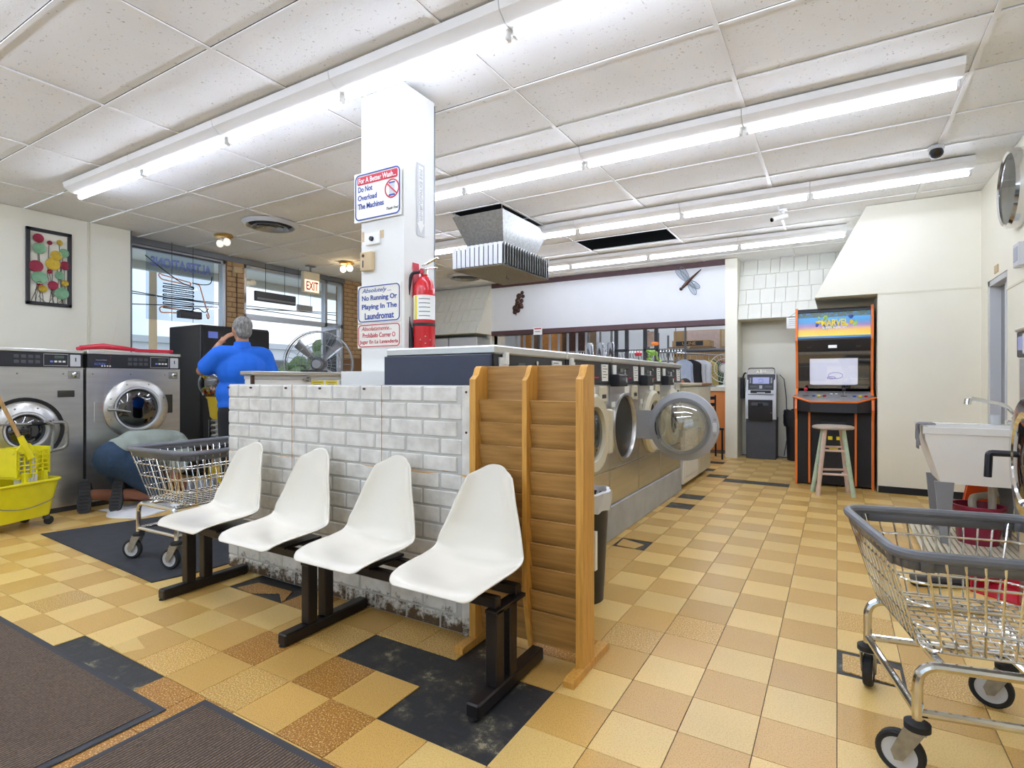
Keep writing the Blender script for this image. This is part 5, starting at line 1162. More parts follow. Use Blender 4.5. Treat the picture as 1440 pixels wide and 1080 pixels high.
# ---- mop bucket
t = thing('mop_bucket', 'yellow mop bucket on casters with wringer at the left edge', 'mop bucket', (-5.60, 1.66, 0), R(20))
def tray(z0, z1, a, b_, th=.008):
    vs = []
    for (hx_, hy_), z in (((a[0], a[1]), z0), ((b_[0], b_[1]), z1), ((b_[0]-th, b_[1]-th), z1), ((a[0]-th, a[1]-th), z0+th)): vs += [(x, y, z) for x, y in rrect(2*hx_, 2*hy_, .05, 4)]
    k = len(rrect(1, 1, .05, 4)); fs = [tuple(range(k)), tuple(range(3*k, 4*k))]
    for r_ in range(3): fs += [(r_*k+i, r_*k+(i+1) % k, (r_+1)*k+(i+1) % k, (r_+1)*k+i) for i in range(k)]
    return M().add(vs, fs)
tray(.085, .37, (.145, .24), (.18, .29)).build('tub', 'yellow_plastic', t); tb = t.children[-1]
M().tube([(x, y, .372) for x, y in rrect(.37, .59, .05, 4)], .012, 8, True).build('rim', 'yellow_plastic', tb)
M().tube(fillet([(.19, -.26, .34), (.20, -.22, .22), (.19, 0, .17), (.20, .22, .22), (.19, .27, .34)], .1, 6), .004, 6).build('bail', 'zinc', t)
for x in (-.12, .12):
    for y in (-.21, .21):
        c = M().box(-.018, .018, -.018, .018, .05, .088, .003).build('caster', 'dark_grey', t); c.location = (x, y, 0); M().lathe([(0, -.012), (.012, -.014), (.026, -.01), (.034, -.01), (.034, .01), (.026, .01), (.012, .014), (0, .012)], 20, (0, .02, .034), 'x').build('wheel', 'rubber', c)
wg = box('wringer', 'yellow_plastic', t, -.10, .10, -.0, .24, .40, .44, .004)
for q in range(2): box('wringer_hook', 'yellow_plastic', wg, .10, .14, .03+.15*q, .06+.15*q, .33, .45, .004)
m = M()
for x in (.10,):
    for i in range(6): m.box(x, x+.012, .0+.046*i, .012+.046*i, .43, .62)
    for i in range(6): m.box(x, x+.012, 0, .242, .43+.036*i, .44+.036*i)
m.build('wringer_grille', 'yellow_plastic', wg); box('wringer_side', 'yellow_plastic', wg, -.10, .11, -.012, 0, .42, .64, .003); box('wringer_side', 'yellow_plastic', wg, -.10, .11, .242, .254, .42, .64, .003); box('wringer_back', 'yellow_plastic', wg, -.11, -.10, -.012, .254, .42, .64, .003); box('wringer_plate', 'yellow_plastic', wg, .02, .03, .0, .242, .43, .60, .003)
M().tube(fillet([(.0, .254, .58), (.0, .35, .58), (.02, .36, .80), (.02, .28, .84)], .04), .012, 8).build('press_handle', 'zinc', wg)
t = thing('mop', 'wooden handled mop standing in the yellow bucket', 'mop', (-5.52, 1.76, .0), 0); M().cyl((0, 0, .62), (-.02, -.32, 1.45), .0135, n=12).build('handle', 'wood_handle', t); M().cyl((0, .03, .56), (-.003, -.04, .74), .03, .02, 14).build('socket', 'yellow_plastic', t); M().prism([(-.09, .60), (.07, .60), (.02, .68), (-.03, .68)], 'x', -.015, .015).build('clamp', 'yellow_plastic', t)
m = M()
for i in range(24): m.tube([(-.04+.004*(i % 7), -.06+.007*i*.8, .60), (-.05+.006*(i % 5), -.06+.007*i*.8, .5), (-.04+.005*(i % 3), -.05+.0068*i*.8, .12)], .008, 5)
o = m.build('strands', 'towel', t); o['kind'] = 'stuff'
# red tool lying on the washer
t = thing('squeegee', 'red plastic tool with long handle lying on top of the steel washer', 'tool', (-6.22, 2.36, 1.464), R(-8)); M().tube([(0, .02, .03), (.02, .2, .05), (.05, .36, .035), (.05, .5, .02)], [.02, .028, .022, .016], 10).build('handle', 'red_plastic', t); M().box(.02, .08, .46, .80, .002, .035, .008).build('blade_holder', 'red_plastic', t); M().tube([(0, 0, .015), (-.01, .06, .03), (.0, .1, .045)], .02, 8).build('hook', 'red_plastic', t)

# ================================================================== PEOPLE
def hand(c, d, side, up):
    # prims for a lightly curled hand at wrist c pointing along d; side: direction of the thumb; up: back of the hand
    c, d, side, up = Vector(c), Vector(d).normalized(), Vector(side).normalized(), Vector(up).normalized(); P = []
    for k, (o_, L_) in enumerate(((.027, .062), (.009, .07), (-.009, .066), (-.027, .052))):
        b_ = c+d*.085+side*o_; m_ = b_+d*L_*.55-up*.008; e = m_+d*L_*.4-up*.03
        P += [('c', tuple(c+side*o_*.6), tuple(b_), .014, .0105), ('c', tuple(b_), tuple(m_), .0100, .0092), ('c', tuple(m_), tuple(e), .0092, .008)]
    b_ = c+d*.03+side*.03; P += [('c', tuple(c+side*.012), tuple(b_), .015, .012), ('c', tuple(b_), tuple(b_+d*.04+side*.025), .0115, .009)]
    P += [('e', tuple(c+d*.045), (.035, .035, .02))]
    return P
t = thing('person', 'person in bright blue polo shirt and dark trousers seen from behind', 'person', (-4.88, 3.17, 0), R(75))
bp_ = [('e', (0, .012, 1.665), (.076, .098, .118)), ('e', (0, .045, 1.61), (.056, .062, .058)), ('e', (0, .112, 1.645), (.014, .02, .022)), ('c', (0, -.005, 1.47), (0, -.005, 1.60), .062, .056),
       ('e', (-.078, .0, 1.655), (.012, .022, .033)), ('e', (.078, .0, 1.655), (.012, .022, .033)), ('e', (0, .10, 1.60), (.022, .012, .008)),
       ('c', (-.17, 0, 1.43), (.17, 0, 1.43), .06, .06), ('e', (0, 0, 1.3), (.17, .1, .2)), ('e', (0, .02, 1.08), (.16, .11, .18)),
       ('c', (-.19, .0, 1.42), (-.315, .12, 1.27), .058, .048), ('c', (-.315, .12, 1.27), (-.14, .22, 1.52), .047, .032),
       ('c', (.19, 0, 1.42), (.285, .0, 1.16), .058, .047), ('c', (.285, 0, 1.16), (.27, .17, .95), .045, .031)]
bp_ += hand((-.14, .22, 1.52), (.55, -.25, .8), (0, .6, .3), (-.6, .3, 0)); bp_ += hand((.27, .17, .95), (-.1, .55, -.8), (-.7, .5, 0), (.7, .5, 0))
body = blob('body', bp_, 'skin', t, .0075, 4)
blob('hair', [('e', (0, -.022, 1.70), (.086, .099, .094)), ('e', (0, -.05, 1.645), (.074, .062, .075)), ('e', (-.068, .005, 1.685), (.018, .04, .04)), ('e', (.068, .005, 1.685), (.018, .04, .04)), ('e', (.02, .05, 1.765), (.05, .05, .03))], 'hair_grey', body, .008, 3)
for x in (-.03, .03): M().ell((x, .103, 1.668), (.011, .006, .007), nu=10, nv=6).build('eye', 'ink_black', body)
sh = blob('polo_shirt', [('e', (0, .03, 1.06), (.225, .18, .2)), ('e', (0, -.005, 1.28), (.235, .155, .2)), ('e', (0, .02, .95), (.215, .17, .12)), ('c', (-.17, -.005, 1.42), (.17, -.005, 1.42), .09, .09), ('c', (-.2, 0, 1.41), (-.275, .08, 1.31), .09, .088), ('c', (.2, 0, 1.41), (.27, 0, 1.22), .09, .085), ('c', (0, -.01, 1.44), (0, -.005, 1.515), .085, .07)], 'shirt_blue', t, .011, 5)
M().ring([(.082, 1.485), (.07, 1.545), (.062, 1.54), (.072, 1.48)], 28, (0, -.004, 0)).build('collar', 'shirt_blue', sh)
blob('trousers', [('e', (0, .0, .93), (.195, .15, .13)), ('c', (-.1, 0, .88), (-.11, .02, .5), .115, .085), ('c', (-.11, .02, .5), (-.11, -.01, .1), .083, .068), ('c', (.1, 0, .88), (.11, .02, .5), .115, .085), ('c', (.11, .02, .5), (.11, -.01, .1), .083, .068)], 'trouser_black', t, .012, 4)
for x in (-.11, .11): blob('shoe', [('e', (x, .0, .05), (.045, .06, .048)), ('c', (x, .0, .035), (x, .15, .033), .042, .034)], 'shoe_black', t, .01, 3)

t = thing('person', 'person kneeling on the floor in grey shirt, navy shorts and black shoes', 'person', (-5.62, 2.50, 0), 0)
# local: x right (towards the room), y along the body towards the head
kb = [('c', (-.16, -.20, .15), (-.10, .17, .085), .047, .062), ('c', (.03, -.04, .15), (.09, .31, .085), .047, .062), ('c', (-.10, .17, .09), (-.06, -.06, .45), .066, .09), ('c', (.09, .31, .09), (.06, -.04, .46), .066, .09),
      ('e', (0, -.05, .47), (.15, .14, .13)), ('c', (0, 0, .53), (0, .40, .52), .13, .14), ('c', (-.15, .43, .50), (.15, .43, .50), .06, .06), ('c', (0, .47, .52), (.01, .58, .48), .055, .052), ('e', (.015, .655, .475), (.078, .112, .09)), ('e', (.015, .675, .41), (.055, .07, .05)),
      ('e', (-.065, .64, .46), (.012, .03, .022)), ('e', (.095, .64, .46), (.012, .03, .022)), ('e', (.015, .71, .385), (.014, .016, .02)), ('e', (.015, .735, .40), (.02, .012, .01)),
      ('c', (.18, .44, .49), (.20, .33, .26), .056, .045), ('c', (.20, .33, .26), (.20, .54, .06), .043, .03), ('c', (-.18, .44, .49), (-.19, .42, .25), .056, .045), ('c', (-.19, .42, .25), (-.13, .60, .06), .043, .03)]
kb += hand((.20, .54, .06), (0, 1, -.25), (-1, 0, 0), (0, .2, 1)); kb += hand((-.13, .60, .06), (.2, 1, -.25), (1, 0, 0), (0, .2, 1))
body = blob('body', kb, 'skin_brown', t, .0075, 4)
blob('hair', [('e', (.015, .645, .505), (.088, .115, .075)), ('e', (.015, .575, .50), (.07, .05, .065))], 'hair_dark', body, .008, 3)
for x in (-.015, .045): M().ell((x, .758, .43), (.011, .006, .007), nu=10, nv=6).build('eye', 'ink_black', body)
blob('shirt', [('c', (0, .08, .565), (0, .40, .53), .155, .165), ('e', (0, .24, .59), (.175, .22, .125)), ('e', (0, .04, .57), (.175, .13, .12)), ('e', (0, -.04, .575), (.165, .10, .085)), ('c', (-.15, .41, .51), (.15, .41, .51), .09, .09), ('c', (.17, .43, .49), (.195, .37, .36), .085, .078), ('c', (-.17, .43, .49), (-.19, .42, .36), .085, .078), ('e', (0, .30, .45), (.15, .15, .10)), ('e', (.05, .16, .47), (.13, .1, .08))], 'shirt_grey', t, .011, 5)
blob('shorts', [('e', (0, -.09, .47), (.185, .155, .165)), ('e', (0, .0, .50), (.17, .12, .14)), ('c', (-.07, -.05, .42), (-.095, .10, .17), .125, .105), ('c', (.075, -.03, .42), (.09, .22, .19), .13, .115), ('e', (.08, .10, .34), (.12, .15, .13))], 'shorts_navy', t, .011, 5)
for (x, y, a) in ((-.12, -.27, 12), (.06, -.10, -8)):
    s_ = M().prism([(-.042, .02), (-.03, 0), (.03, 0), (.044, .03), (.047, .10), (.036, .17), (.036, .24), (.022, .275), (-.022, .275), (-.036, .24), (-.036, .17), (-.047, .10)], 'y', -.022, -.002).build('shoe', 'sole', t); s_.location = (x, y, .004); s_.rotation_euler = (R(-14), 0, R(48+a)); s_.scale = (1.12, 1.12, 1.08)
    blob('shoe_upper', [('e', (0, .045, .225), (.038, .05, .045)), ('c', (0, .03, .20), (0, .02, .06), .04, .036), ('c', (0, .05, .2), (0, .085, .16), .042, .05)], 'shoe_black', s_, .009, 3)
    for q in range(9): box('tread', 'shoe_black', s_, -.03, .03, -.027, -.021, .02+.028*q, .034+.028*q, .002)
t = thing('person', 'person behind the cream cabinet with only dark hair showing', 'person', (-1.93, 8.2, 0), R(160))
bd = blob('body', [('e', (0, .01, 1.09), (.075, .095, .115)), ('e', (0, .04, 1.03), (.055, .06, .055)), ('e', (0, .105, 1.07), (.013, .018, .02)), ('c', (0, 0, .9), (0, 0, 1.02), .055, .05), ('c', (-.15, 0, .86), (.15, 0, .86), .055, .055), ('e', (0, 0, .68), (.14, .09, .2)), ('c', (-.18, 0, .85), (-.22, .06, .62), .05, .042), ('c', (-.22, .06, .62), (-.15, .27, .55), .04, .03), ('c', (.18, 0, .85), (.22, .06, .62), .05, .042), ('c', (.22, .06, .62), (.15, .27, .55), .04, .03)]+hand((-.15, .27, .55), (.2, 1, -.1), (1, 0, 0), (0, 0, 1))+hand((.15, .27, .55), (-.2, 1, -.1), (-1, 0, 0), (0, 0, 1)), 'skin_brown', t, .0085, 4)
blob('hair', [('e', (0, -.015, 1.125), (.086, .1, .09)), ('e', (0, -.045, 1.07), (.074, .06, .075))], 'hair_dark', bd, .008, 3)
for x in (-.03, .03): M().ell((x, .1, 1.095), (.011, .006, .007), nu=10, nv=6).build('eye', 'ink_black', bd)
blob('shirt', [('e', (0, 0, .70), (.18, .13, .2)), ('e', (0, .02, .56), (.175, .14, .1)), ('c', (-.15, 0, .85), (.15, 0, .85), .078, .078), ('c', (-.18, 0, .84), (-.21, .04, .68), .075, .07), ('c', (.18, 0, .84), (.21, .04, .68), .075, .07)], 'clothes_white', t, .012, 4)
blob('trousers', [('e', (0, 0, .53), (.18, .15, .08)), ('c', (-.09, 0, .53), (-.1, .4, .52), .085, .07), ('c', (-.1, .4, .52), (-.1, .42, .09), .065, .05), ('c', (.09, 0, .53), (.1, .4, .52), .085, .07), ('c', (.1, .4, .52), (.1, .42, .09), .065, .05)], 'trouser_black', t, .012, 4)
for x in (-.1, .1): blob('shoe', [('e', (x, .41, .05), (.045, .06, .048)), ('c', (x, .42, .035), (x, .55, .033), .04, .033)], 'shoe_black', t, .01, 3)
t = thing('stool', 'low black stool under the person behind the cream cabinet', 'stool', (-1.93, 8.2, 0)); M().lathe([(0, .44), (.17, .44), (.18, .425), (.17, .41), (0, .41)], 24).build('seat', 'black_plastic', t)
for i in range(4): a = PI/4+i*PI/2; M().cyl((.17*math.cos(a), .17*math.sin(a), 0), (.10*math.cos(a), .10*math.sin(a), .42), .012, n=8).build('leg', 'black_metal', t)
# towel and clutter around the kneeling person
def cloth(name, label, cat, x0, x1, y0, y1, mt_, amp, seed, z=.002, n=26, th=.008):
    rs = random.Random(seed); ph = [rs.uniform(0, 6) for _ in range(6)]
    def f(u, v):
        x = x0+(x1-x0)*u+.04*math.sin(9*v+ph[0]); y = y0+(y1-y0)*v+.05*math.sin(7*u+ph[1])
        h = amp*(.5+.25*math.sin(17*u+6*v+ph[2])+.25*math.sin(23*v-5*u+ph[3])); e = min(1, 6*min(u, 1-u, v, 1-v)+.15); return (x, y, z+h*e)
    m = M(); m.grid(f, n, n); o = tag(m.build(name, mt_, angle=180), label, cat); md = o.modifiers.new('thick', 'SOLIDIFY'); md.thickness = th; md.offset = 1; return o
cloth('towel', 'white towel spread on the floor under the kneeling person', 'towel', -5.80, -5.18, 2.32, 3.30, 'towel', .03, 4)
cloth('cloth_bundle', 'grey cloth bundle on the floor beside the kneeling person', 'cloth', -5.36, -5.16, 2.92, 3.2, 'cloth_grey', .20, 9, .034, 22, .012)
t = thing('cardboard_tray', 'flattened cardboard pieces on the floor near the gumball machine', 'cardboard', (-5.50, 3.70, .002)); box('sheet', 'cardboard', t, -.2, .25, -.1, .2, 0, .006, .001); o = box('sheet', 'cardboard_dark', t, -.1, .2, -.16, .1, .008, .014, .001); o.rotation_euler = (0, 0, R(25))
# clock and wall boxes at right
t = thing('wall_clock', 'round chrome rimmed wall clock cut by the right edge', 'clock', (1.214, 5.60, 2.66), -PI/2); M().ring([(.30, 0), (.30, -.07), (.28, -.09), (.265, -.08), (.268, 0)], 48, (0, 0, 0), 'y').build('rim', 'chrome', t); M().lathe([(0, -.02), (.268, -.02), (.268, -.0), (0, -.0)], 40, (0, 0, 0), 'y').build('dial', 'label_white', t); dl = t.children[-1]
for i in range(12): a = R(30*i); o = M().box(-.006, .006, -.024, -.019, .21, .25, 0).build('hour_mark', 'ink_grey', dl); o.rotation_euler = (0, a, 0)
for a, L_ in ((70, .13), (215, .2)): o = M().box(-.005, .005, -.032, -.028, -.03, L_, 0).build('hand', 'label_grey', dl); o.rotation_euler = (0, R(a), 0)
M().lathe([(0, -.078), (.27, -.075), (.27, -.072), (0, -.074)], 36, (0, 0, 0), 'y').build('crystal', 'glass', t)
t = thing('wall_control', 'grey control box on the right wall under the clock', 'control box', (1.214, 5.50, 2.13), -PI/2); box('case', 'light_grey', t, -.09, .06, -.05, 0, -.09, .09, .006); box('window', 'label_grey', t, -.07, .04, -.053, -.048, -.05, .06, .002)
# bulkhead ornaments
t = thing('wall_ornament', 'brown metal cluster of discs on the white bulkhead', 'wall ornament', (-5.12, 8.895, 2.60)); 
for x, z, r in ((.06, .22, .035), (-.01, .16, .055), (.08, .15, .035), (-.04, .08, .05), (.05, .07, .04), (-.06, .02, .035), (.02, -.02, .06), (-.09, -.06, .06), (.06, -.05, .03), (-.03, -.10, .05), (-.10, -.13, .045)): M().lathe([(0, -.03), (r*.6, -.025), (r, -.012), (r, -.008), (0, -.012)], 18, (x, 0, z), 'y').build('disc', 'bronze', t)
M().tube([(-.08, -.006, -.2), (-.02, -.006, .0), (.05, -.006, .24)], .006, 6).build('stem', 'bronze', t)
t = thing('dragonfly_ornament', 'wire dragonfly ornament on the right end of the white bulkhead', 'wall ornament', (-2.02, 8.89, 2.74)); M().tube([(-.10, -.015, -.08), (-.03, -.025, -.02), (.05, -.02, .06), (.19, -.015, .18)], [.02, .03, .02, .008], 10).build('body', 'bronze', t); M().ell((-.12, -.015, -.10), .025).build('head', 'bronze', t)
for dx, dz in ((-.20, .20), (-.12, .24), (.17, -.12), (.11, -.22)):
    v = Vector((dx, 0, dz)); n_ = Vector((-dz, 0, dx)).normalized()*.045; b_ = Vector((.0, -.02, .01)); P_ = []
    for i in range(18): a = 2*PI*i/18; P_.append(b_+v*(.5-.5*math.cos(a))+n_*math.sin(a))
    M().tube(P_, .004, 5, True).build('wing', 'alu_dark', t); wn_ = t.children[-1]; M().tube([b_, b_+v], .002, 4).build('vein', 'alu_dark', wn_); m = M().add([p for p in P_], [tuple(range(18))]); m.build('gauze', 'acrylic', wn_)
t = thing('notice', 'small white price notice on the lower bulkhead trim', 'sign', (-4.72, 8.872, 2.09)); box('card', 'label_white', t, -.09, .09, -.004, 0, -.07, .07, .001); box('header', 'ink_red', t, -.07, .07, -.005, -.003, .03, .05, 0); box('printed_line', 'ink_black', t, -.06, .05, -.005, -.003, -.02, -.01, 0)

# ---- dryers under the shingle hood
for i in range(3):
    t = thing('tumble_dryer', ['steel tumble dryer under the shingle hood nearest the windows', 'middle steel tumble dryer under the shingle hood', 'steel tumble dryer under the shingle hood nearest the bulkhead'][i], 'dryer', (-7.47+.68*i, 8.45, 0), 0, 'dryers under the hood')
    box('cabinet', 'steel', t, -.33, .33, 0, .5, 0, 2.0, .006); box('header_panel', 'light_grey', t, -.32, .32, -.006, 0, 1.78, 1.98, .003); box('price_card', 'label_white', t, -.05, .28, -.010, -.005, 1.62, 1.76, .001)
    for z in (.5, 1.25): d = M().ring([(.25, 0), (.25, -.03), (.19, -.04), (.18, 0)], 32, (0, 0, z), 'y').build('door', 'chrome', t); M().lathe([(.18, -.02), (0, -.03)], 28, (0, 0, z), 'y').build('glass', 'smoke', d)

# ================================================================== BACK ROOM
t = thing('service_counter', 'orange fronted counter with cream top in the back room', 'counter', (-1.96, 9.75, 0)); box('front', 'counter_orange', t, 0, 2.2, 0, .5, 0, 1.0, .004); box('top', 'cream_plastic', t, -.02, 2.22, -.04, .52, 1.0, 1.07, .004)
t = thing('chair', 'dark slat-back chair in front of the orange counter', 'chair', (-1.72, 8.70, 0), R(25))
for x in (-.19, .19): M().cyl((x, .18, 0), (x, .21, .95), .014, n=8).build('leg', 'black_metal', t); M().cyl((x, -.18, 0), (x, -.18, .45), .014, n=8).build('leg', 'black_metal', t)
box('seat', 'black_plastic', t, -.21, .21, -.21, .21, .44, .47, .008)
for z in (.58, .68, .78, .88): box('back_slat', 'black_metal', t, -.19, .19, .195, .21, z, z+.05, .003)
t = thing('pedestal_fan', 'white fan on the counter in the back room', 'fan', (-1.66, 9.93, 1.071)); M().lathe([(0, 0), (.13, 0), (.13, .02), (.02, .04), (.02, .12), (0, .12)], 24).build('base', 'white_plastic', t)
m = M()
for r in (.08, .16, .24): m.tube([(r*math.cos(2*PI*i/32), -.05, .32+r*math.sin(2*PI*i/32)) for i in range(32)], .004, 5, True)
for i in range(24): a = 2*PI*i/24; m.tube([(.03*math.cos(a), -.07, .32+.03*math.sin(a)), (.24*math.cos(a), -.05, .32+.24*math.sin(a))], .002, 4)
m.build('guard', 'white_plastic', t); M().cyl((0, -.02, .32), (0, .12, .32), .07, n=18).build('motor', 'white_plastic', t); M().cyl((0, .05, .1), (0, .05, .3), .02, n=8).build('neck', 'white_plastic', t); M().ring([(.245, -.055), (.25, -.03), (.24, -.03)], 32, (0, 0, .32), 'y').build('rim', 'white_plastic', t)
t = thing('mirror_frame', 'tall black frame standing on the back room counter', 'frame', (-1.66, 10.18, 1.071), R(10)); 
for a in ((0, .03, 0, .95), (.57, .60, 0, .95), (0, .6, .92, .95), (0, .6, 0, .03)): box('frame_bar', 'black_matte', t, a[0], a[1], 0, .02, a[2], a[3], .002)
for i, (x, y, z, w_, d_, h_, mt_, lb) in enumerate([(-2.95, 11.1, 1.80, .85, .5, .05, 'cardboard_dark', 'flat folded cartons lying on the conveyor rails'), (-2.85, 11.1, 1.852, .72, .45, .12, 'cardboard', 'shallow carton with dark printed band on the rails'), (-3.2, 12.6, 1.55, 2.2, .5, .75, 'cardboard', 'large tan carton with pink print behind the rails')]):
    t = thing('carton', lb, 'carton', (x, y, z)); box('box', mt_, t, 0, w_, 0, d_, 0, h_, .004); box('tape', 'beige_plastic', t, w_*.47, w_*.53, -.002, d_+.002, h_*.5, h_+.002, .001)
    if i == 1: o = box('printed_band', 'ink_black', t, .06, .60, -.004, 0, .015, .105, .001); text('ULINE', .26, 'cardboard', o, (.33, -.0055, .06), FY, height=.06, bold=.02)
    if i == 2: box('printed_band', 'pastel_pink', t, .3, 1.0, -.004, 0, .3, .74, .001)
t = thing('stock_shelf', 'grey shelf unit carrying cartons in the back room', 'shelf', (-3.3, 11.0, 0))
for x in (0, 2.4):
    for y in (.0, .7, 1.5, 2.2): box('upright', 'alu_dark', t, x-.02, x+.02, y-.02, y+.02, 0, 2.2, .002)
box('shelf_board', 'alu_dark', t, -.02, 2.42, 0, .72, 1.76, 1.798, .003); box('shelf_board', 'alu_dark', t, -.02, 2.42, 1.5, 2.22, 1.51, 1.548, .003)
t = thing('garment_conveyor', 'overhead wire garment conveyor crossing the back room', 'conveyor', (0, 0, 0))
m = M()
for y, z in ((10.5, 1.78), (10.5, 1.55)): m.tube([(-5.6, y, z), (-2.4, y+.05, z)], .014, 6)
m.build('rail', 'zinc', t); m = M(); rc = random.Random(8)
for i in range(55): x = -5.5+.055*i; m.tube(fillet([(x, 10.5, 1.78), (x+.02, 10.44, 1.70), (x+.0, 10.52, 1.64), (x+.03, 10.5, 1.55)], .03, 3), .006, 5)
o = m.build('hook', 'chrome', t); o['kind'] = 'stuff'
for x in (-5.55, -3.9, -2.45): M().cyl((x, 10.5, 0), (x, 10.5, 3.2), .02, n=8).build('support', 'alu_dark', t)
t = thing('garment_rail', 'slanting chrome rail carrying garments in the back room', 'rail', (0, 0, 0)); M().tube([(-2.36, 9.42, 1.645), (-1.76, 10.76, 1.645)], .012, 8).build('rail', 'chrome', t)
for x, y in ((-2.36, 9.42), (-1.76, 10.76)): M().cyl((x, y, 1.64), (x, y, 3.2), .008, n=6).build('drop_rod', 'zinc', t)
for i, (x, mt_, ln, lb) in enumerate([(-2.98, 'clothes_blue', .85, 'pale blue garment on the slanting rail'), (-2.60, 'black_matte', .75, 'black coat hanging on the garment rail'), (-2.78, 'clothes_white', .8, 'white bagged garment behind the black coat'), (-2.42, 'clothes_white', .8, 'white garment farther along the rail behind the black coat'), (-2.30, 'clothes_yellow', .7, 'tan garment on the slanting rail'), (-2.22, 'clothes_green', .7, 'green garment on the slanting rail'), (-2.10, 'clothes_plum', .6, 'plum garment at the far end of the slanting rail')]):
    x = -2.27+.072*i; ln = .36; t = thing('garment', lb, 'garment', (x, 9.62+.16*i, 1.60), 0, 'garments on the slanting rail'); M().tube(fillet([(0, 0, -.06), (0, 0, .03), (.02, 0, .04)], .02), .004, 5).build('hanger', 'chrome', t)
    w_ = .15 if mt_ != 'black_matte' else .19; m = M(); k = 20; vs = []
    for z, s_ in ((-.06, .25), (-.10, .8), (-.14, 1), (-.3, .94), (-.14-ln, 1.05)):
        for j in range(k): a = 2*PI*j/k; q = 1+.12*math.sin(j*3.3+x*9)*(1 if z < -.2 else .2); vs.append((w_*s_*math.cos(a)*q, .07*math.sin(a)*q, z))
    m.add(vs, [(r_*k+j, r_*k+(j+1) % k, (r_+1)*k+(j+1) % k, (r_+1)*k+j) for r_ in range(4) for j in range(k)]+[tuple(range(k))]); m.build('cloth', mt_, t)
for i, (x, w_) in enumerate(((-5.62, .34), (-5.12, .5), (-4.55, .5))):
    t = thing('locker', ['narrow brown locker at the left of the back room', 'brown locker between steel posts', 'brown locker beside the silver pipes'][i], 'locker', (x*1.1, 10.78, 0)); box('body', 'cardboard_dark', t, 0, w_, 0, .4, 0, 2.3, .004); box('door', 'bronze' if i == 2 else 'wood_plain', t, .02, w_-.02, -.02, 0, .1, 2.25, .003)
for i in range(9):
    x = -5.55+.19*i; t = thing('steel_post', f'slim steel post, {["first", "second", "third", "fourth", "fifth", "sixth", "seventh", "eighth", "ninth"][i]} from the left under the bulkhead', 'post', (x, 9.5, 0), 0, 'steel posts in the pass-through'); box('shaft', 'alu', t, -.022, .022, -.012, .012, 0, 2.6, .003); box('base_plate', 'alu_dark', t, -.04, .04, -.03, .03, 0, .01, .001)
for i, x in enumerate((-3.85, -3.62, -3.40)): t = thing('press_tank', ['left silver press cylinder', 'middle silver press cylinder', 'right silver press cylinder'][i]+' in the back room', 'tank', (x-.25, 9.8, 0)); M().lathe([(0, 0), (.08, 0), (.085, .02), (.085, 1.85), (.06, 1.9), (0, 1.9)], 20).build('cylinder', 'chrome', t); M().cyl((0, 0, 1.9), (0, 0, 2.1), .02, n=8).build('pipe', 'zinc', t)
for i, x in enumerate((-3.52, -2.98)): t = thing('machine_stand', ['left dark steel machine frame', 'right dark steel machine frame with patterned panel'][i]+' behind the washers', 'stand', (x, 9.6, 0)); box('upright', 'dark_grey', t, 0, .06, 0, .06, 0, 2.4, .003); box('upright', 'dark_grey', t, .20, .26, 0, .06, 0, 2.2, .003); box('cross_bar', 'dark_grey', t, 0, .26, 0, .06, 1.70, 1.75, .003)
o = box('mesh_panel', 'pastel_pink', t, .07, .19, .02, .03, 1.78, 2.05, .001)
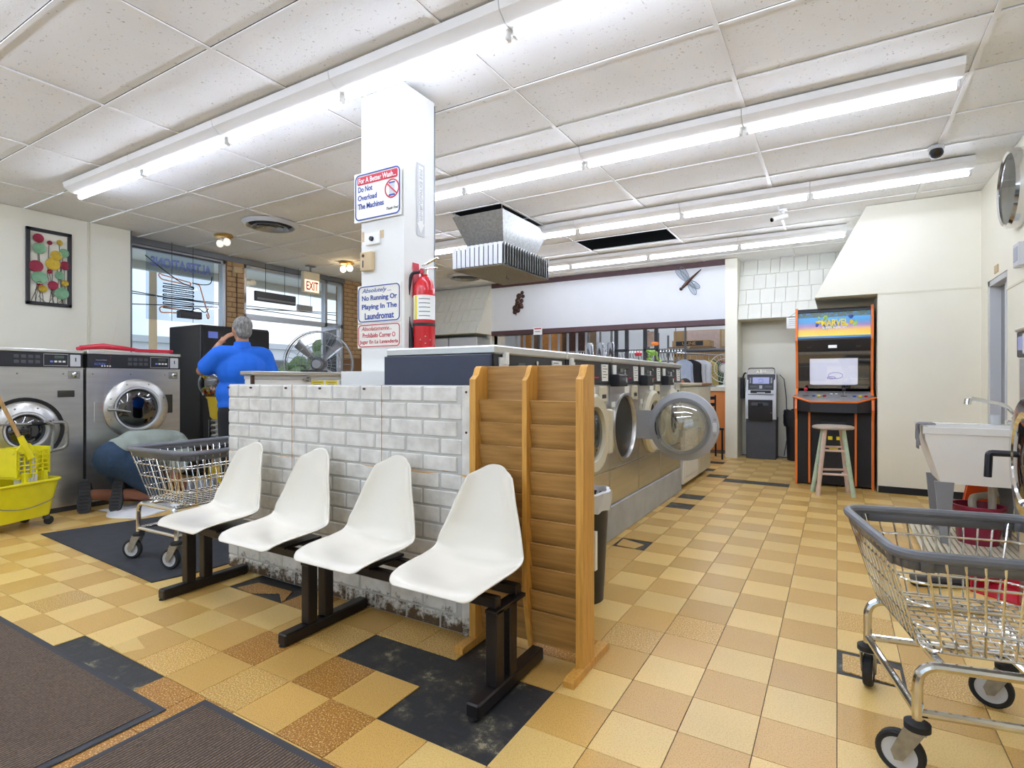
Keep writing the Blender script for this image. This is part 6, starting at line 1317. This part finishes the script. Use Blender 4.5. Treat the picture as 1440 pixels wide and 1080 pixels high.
for i, (y, h, mt_, lb) in enumerate(((6.10, .33, 'fruit_red', 'red ornamental flower standing on the cream cabinet'), (6.32, .32, 'fruit_green', 'green ornamental leaves standing on the cream cabinet'), (6.22, .45, 'fruit_orange', 'orange ornamental flower standing on the cream cabinet'))):
    t = thing('ornament', lb, 'ornament', (-1.95+.08*i, y, 1.1505)); rs = random.Random(i); M().lathe([(0, 0), (.035, 0), (.03, .05), (.02, .09), (.0, .09)], 14).build('vase', 'white_plastic', t); M().tube([(0, 0, .08), (.01, .01, h*.6), (0, 0, h)], .004, 5).build('stem', 'stem_brown', t)
    if i == 1:
        for q in range(14): M().ell((rs.uniform(-.06, .06), rs.uniform(-.04, .2), h+rs.uniform(-.08, .06)), (.03, .01, .026), (rs.uniform(0, 2), rs.uniform(0, 2), 0), 10, 6).build('leaf', mt_, t)
    else:
        for q in range(6): M().ell((.02*math.cos(q), .02*math.sin(q), h), (.026, .026, .022), None, 10, 6).build('petal', mt_, t)

# ================================================================== OUTSIDE
t = thing('utility_pole', 'wooden utility pole outside the shop window', 'pole', (-24, 11.7, -.1)); M().cyl((0, 0, 0), (0, 0, 8.0), .16, .12, 14).build('pole', 'pole_wood', t); box('cross_arm', 'pole_wood', t, -.06, .06, -1.1, 1.1, 7.4, 7.52, .01)
t = thing('power_lines', 'thin power lines crossing the sky outside', 'power line', (0, 0, 0))
for z0, z1 in ((7.3, 6.2), (5.2, 4.3), (4.6, 4.9), (3.4, 5.5)): M().tube([(-23.4, 2, z0), (-23.4, 12, (z0+z1)/2-.2), (-23.4, 30, z1)], .02, 5).build('wire', 'cable', t)
t = thing('far_building', 'long low pale building across the street', 'building', (-40, 5, -.1)); box('wall', 'far_white', t, -4, 4, -14, 40, 0, 3.6, .02); box('roof', 'light_grey', t, -4.3, 4.3, -14.3, 40.3, 3.6, 4.0, .02)
for i in range(8): o = box('window', 'alu_dark', t, 4.0, 4.06, -11+6*i, -8+6*i, 1.0, 2.8, .01); box('pane', 'smoke', o, 4.06, 4.08, -10.9+6*i, -8.1+6*i, 1.1, 2.7, 0)
rs = random.Random(6)
for i, (x, y, r) in enumerate(((-22, 19, 1.4), (-23, 22.5, 1.8), (-21, 16.5, 1.0))):
    t = thing('bush', ['tall green shrub beyond the entrance door', 'large green shrub farther along the street', 'small green shrub near the utility pole'][i], 'shrub', (x, y, -.1)); M().cyl((0, 0, 0), (0, 0, r), .08, n=8).build('trunk', 'pole_wood', t); m = M()
    for q in range(60): a, b_ = rs.uniform(0, 2*PI), rs.uniform(-1, 1); c_ = math.sqrt(1-b_*b_); k = r*rs.uniform(.5, 1); m.ell((k*c_*math.cos(a), k*c_*math.sin(a), r*1.2+k*b_), r*.28, nu=8, nv=6)
    m.build('foliage', 'bush', t)
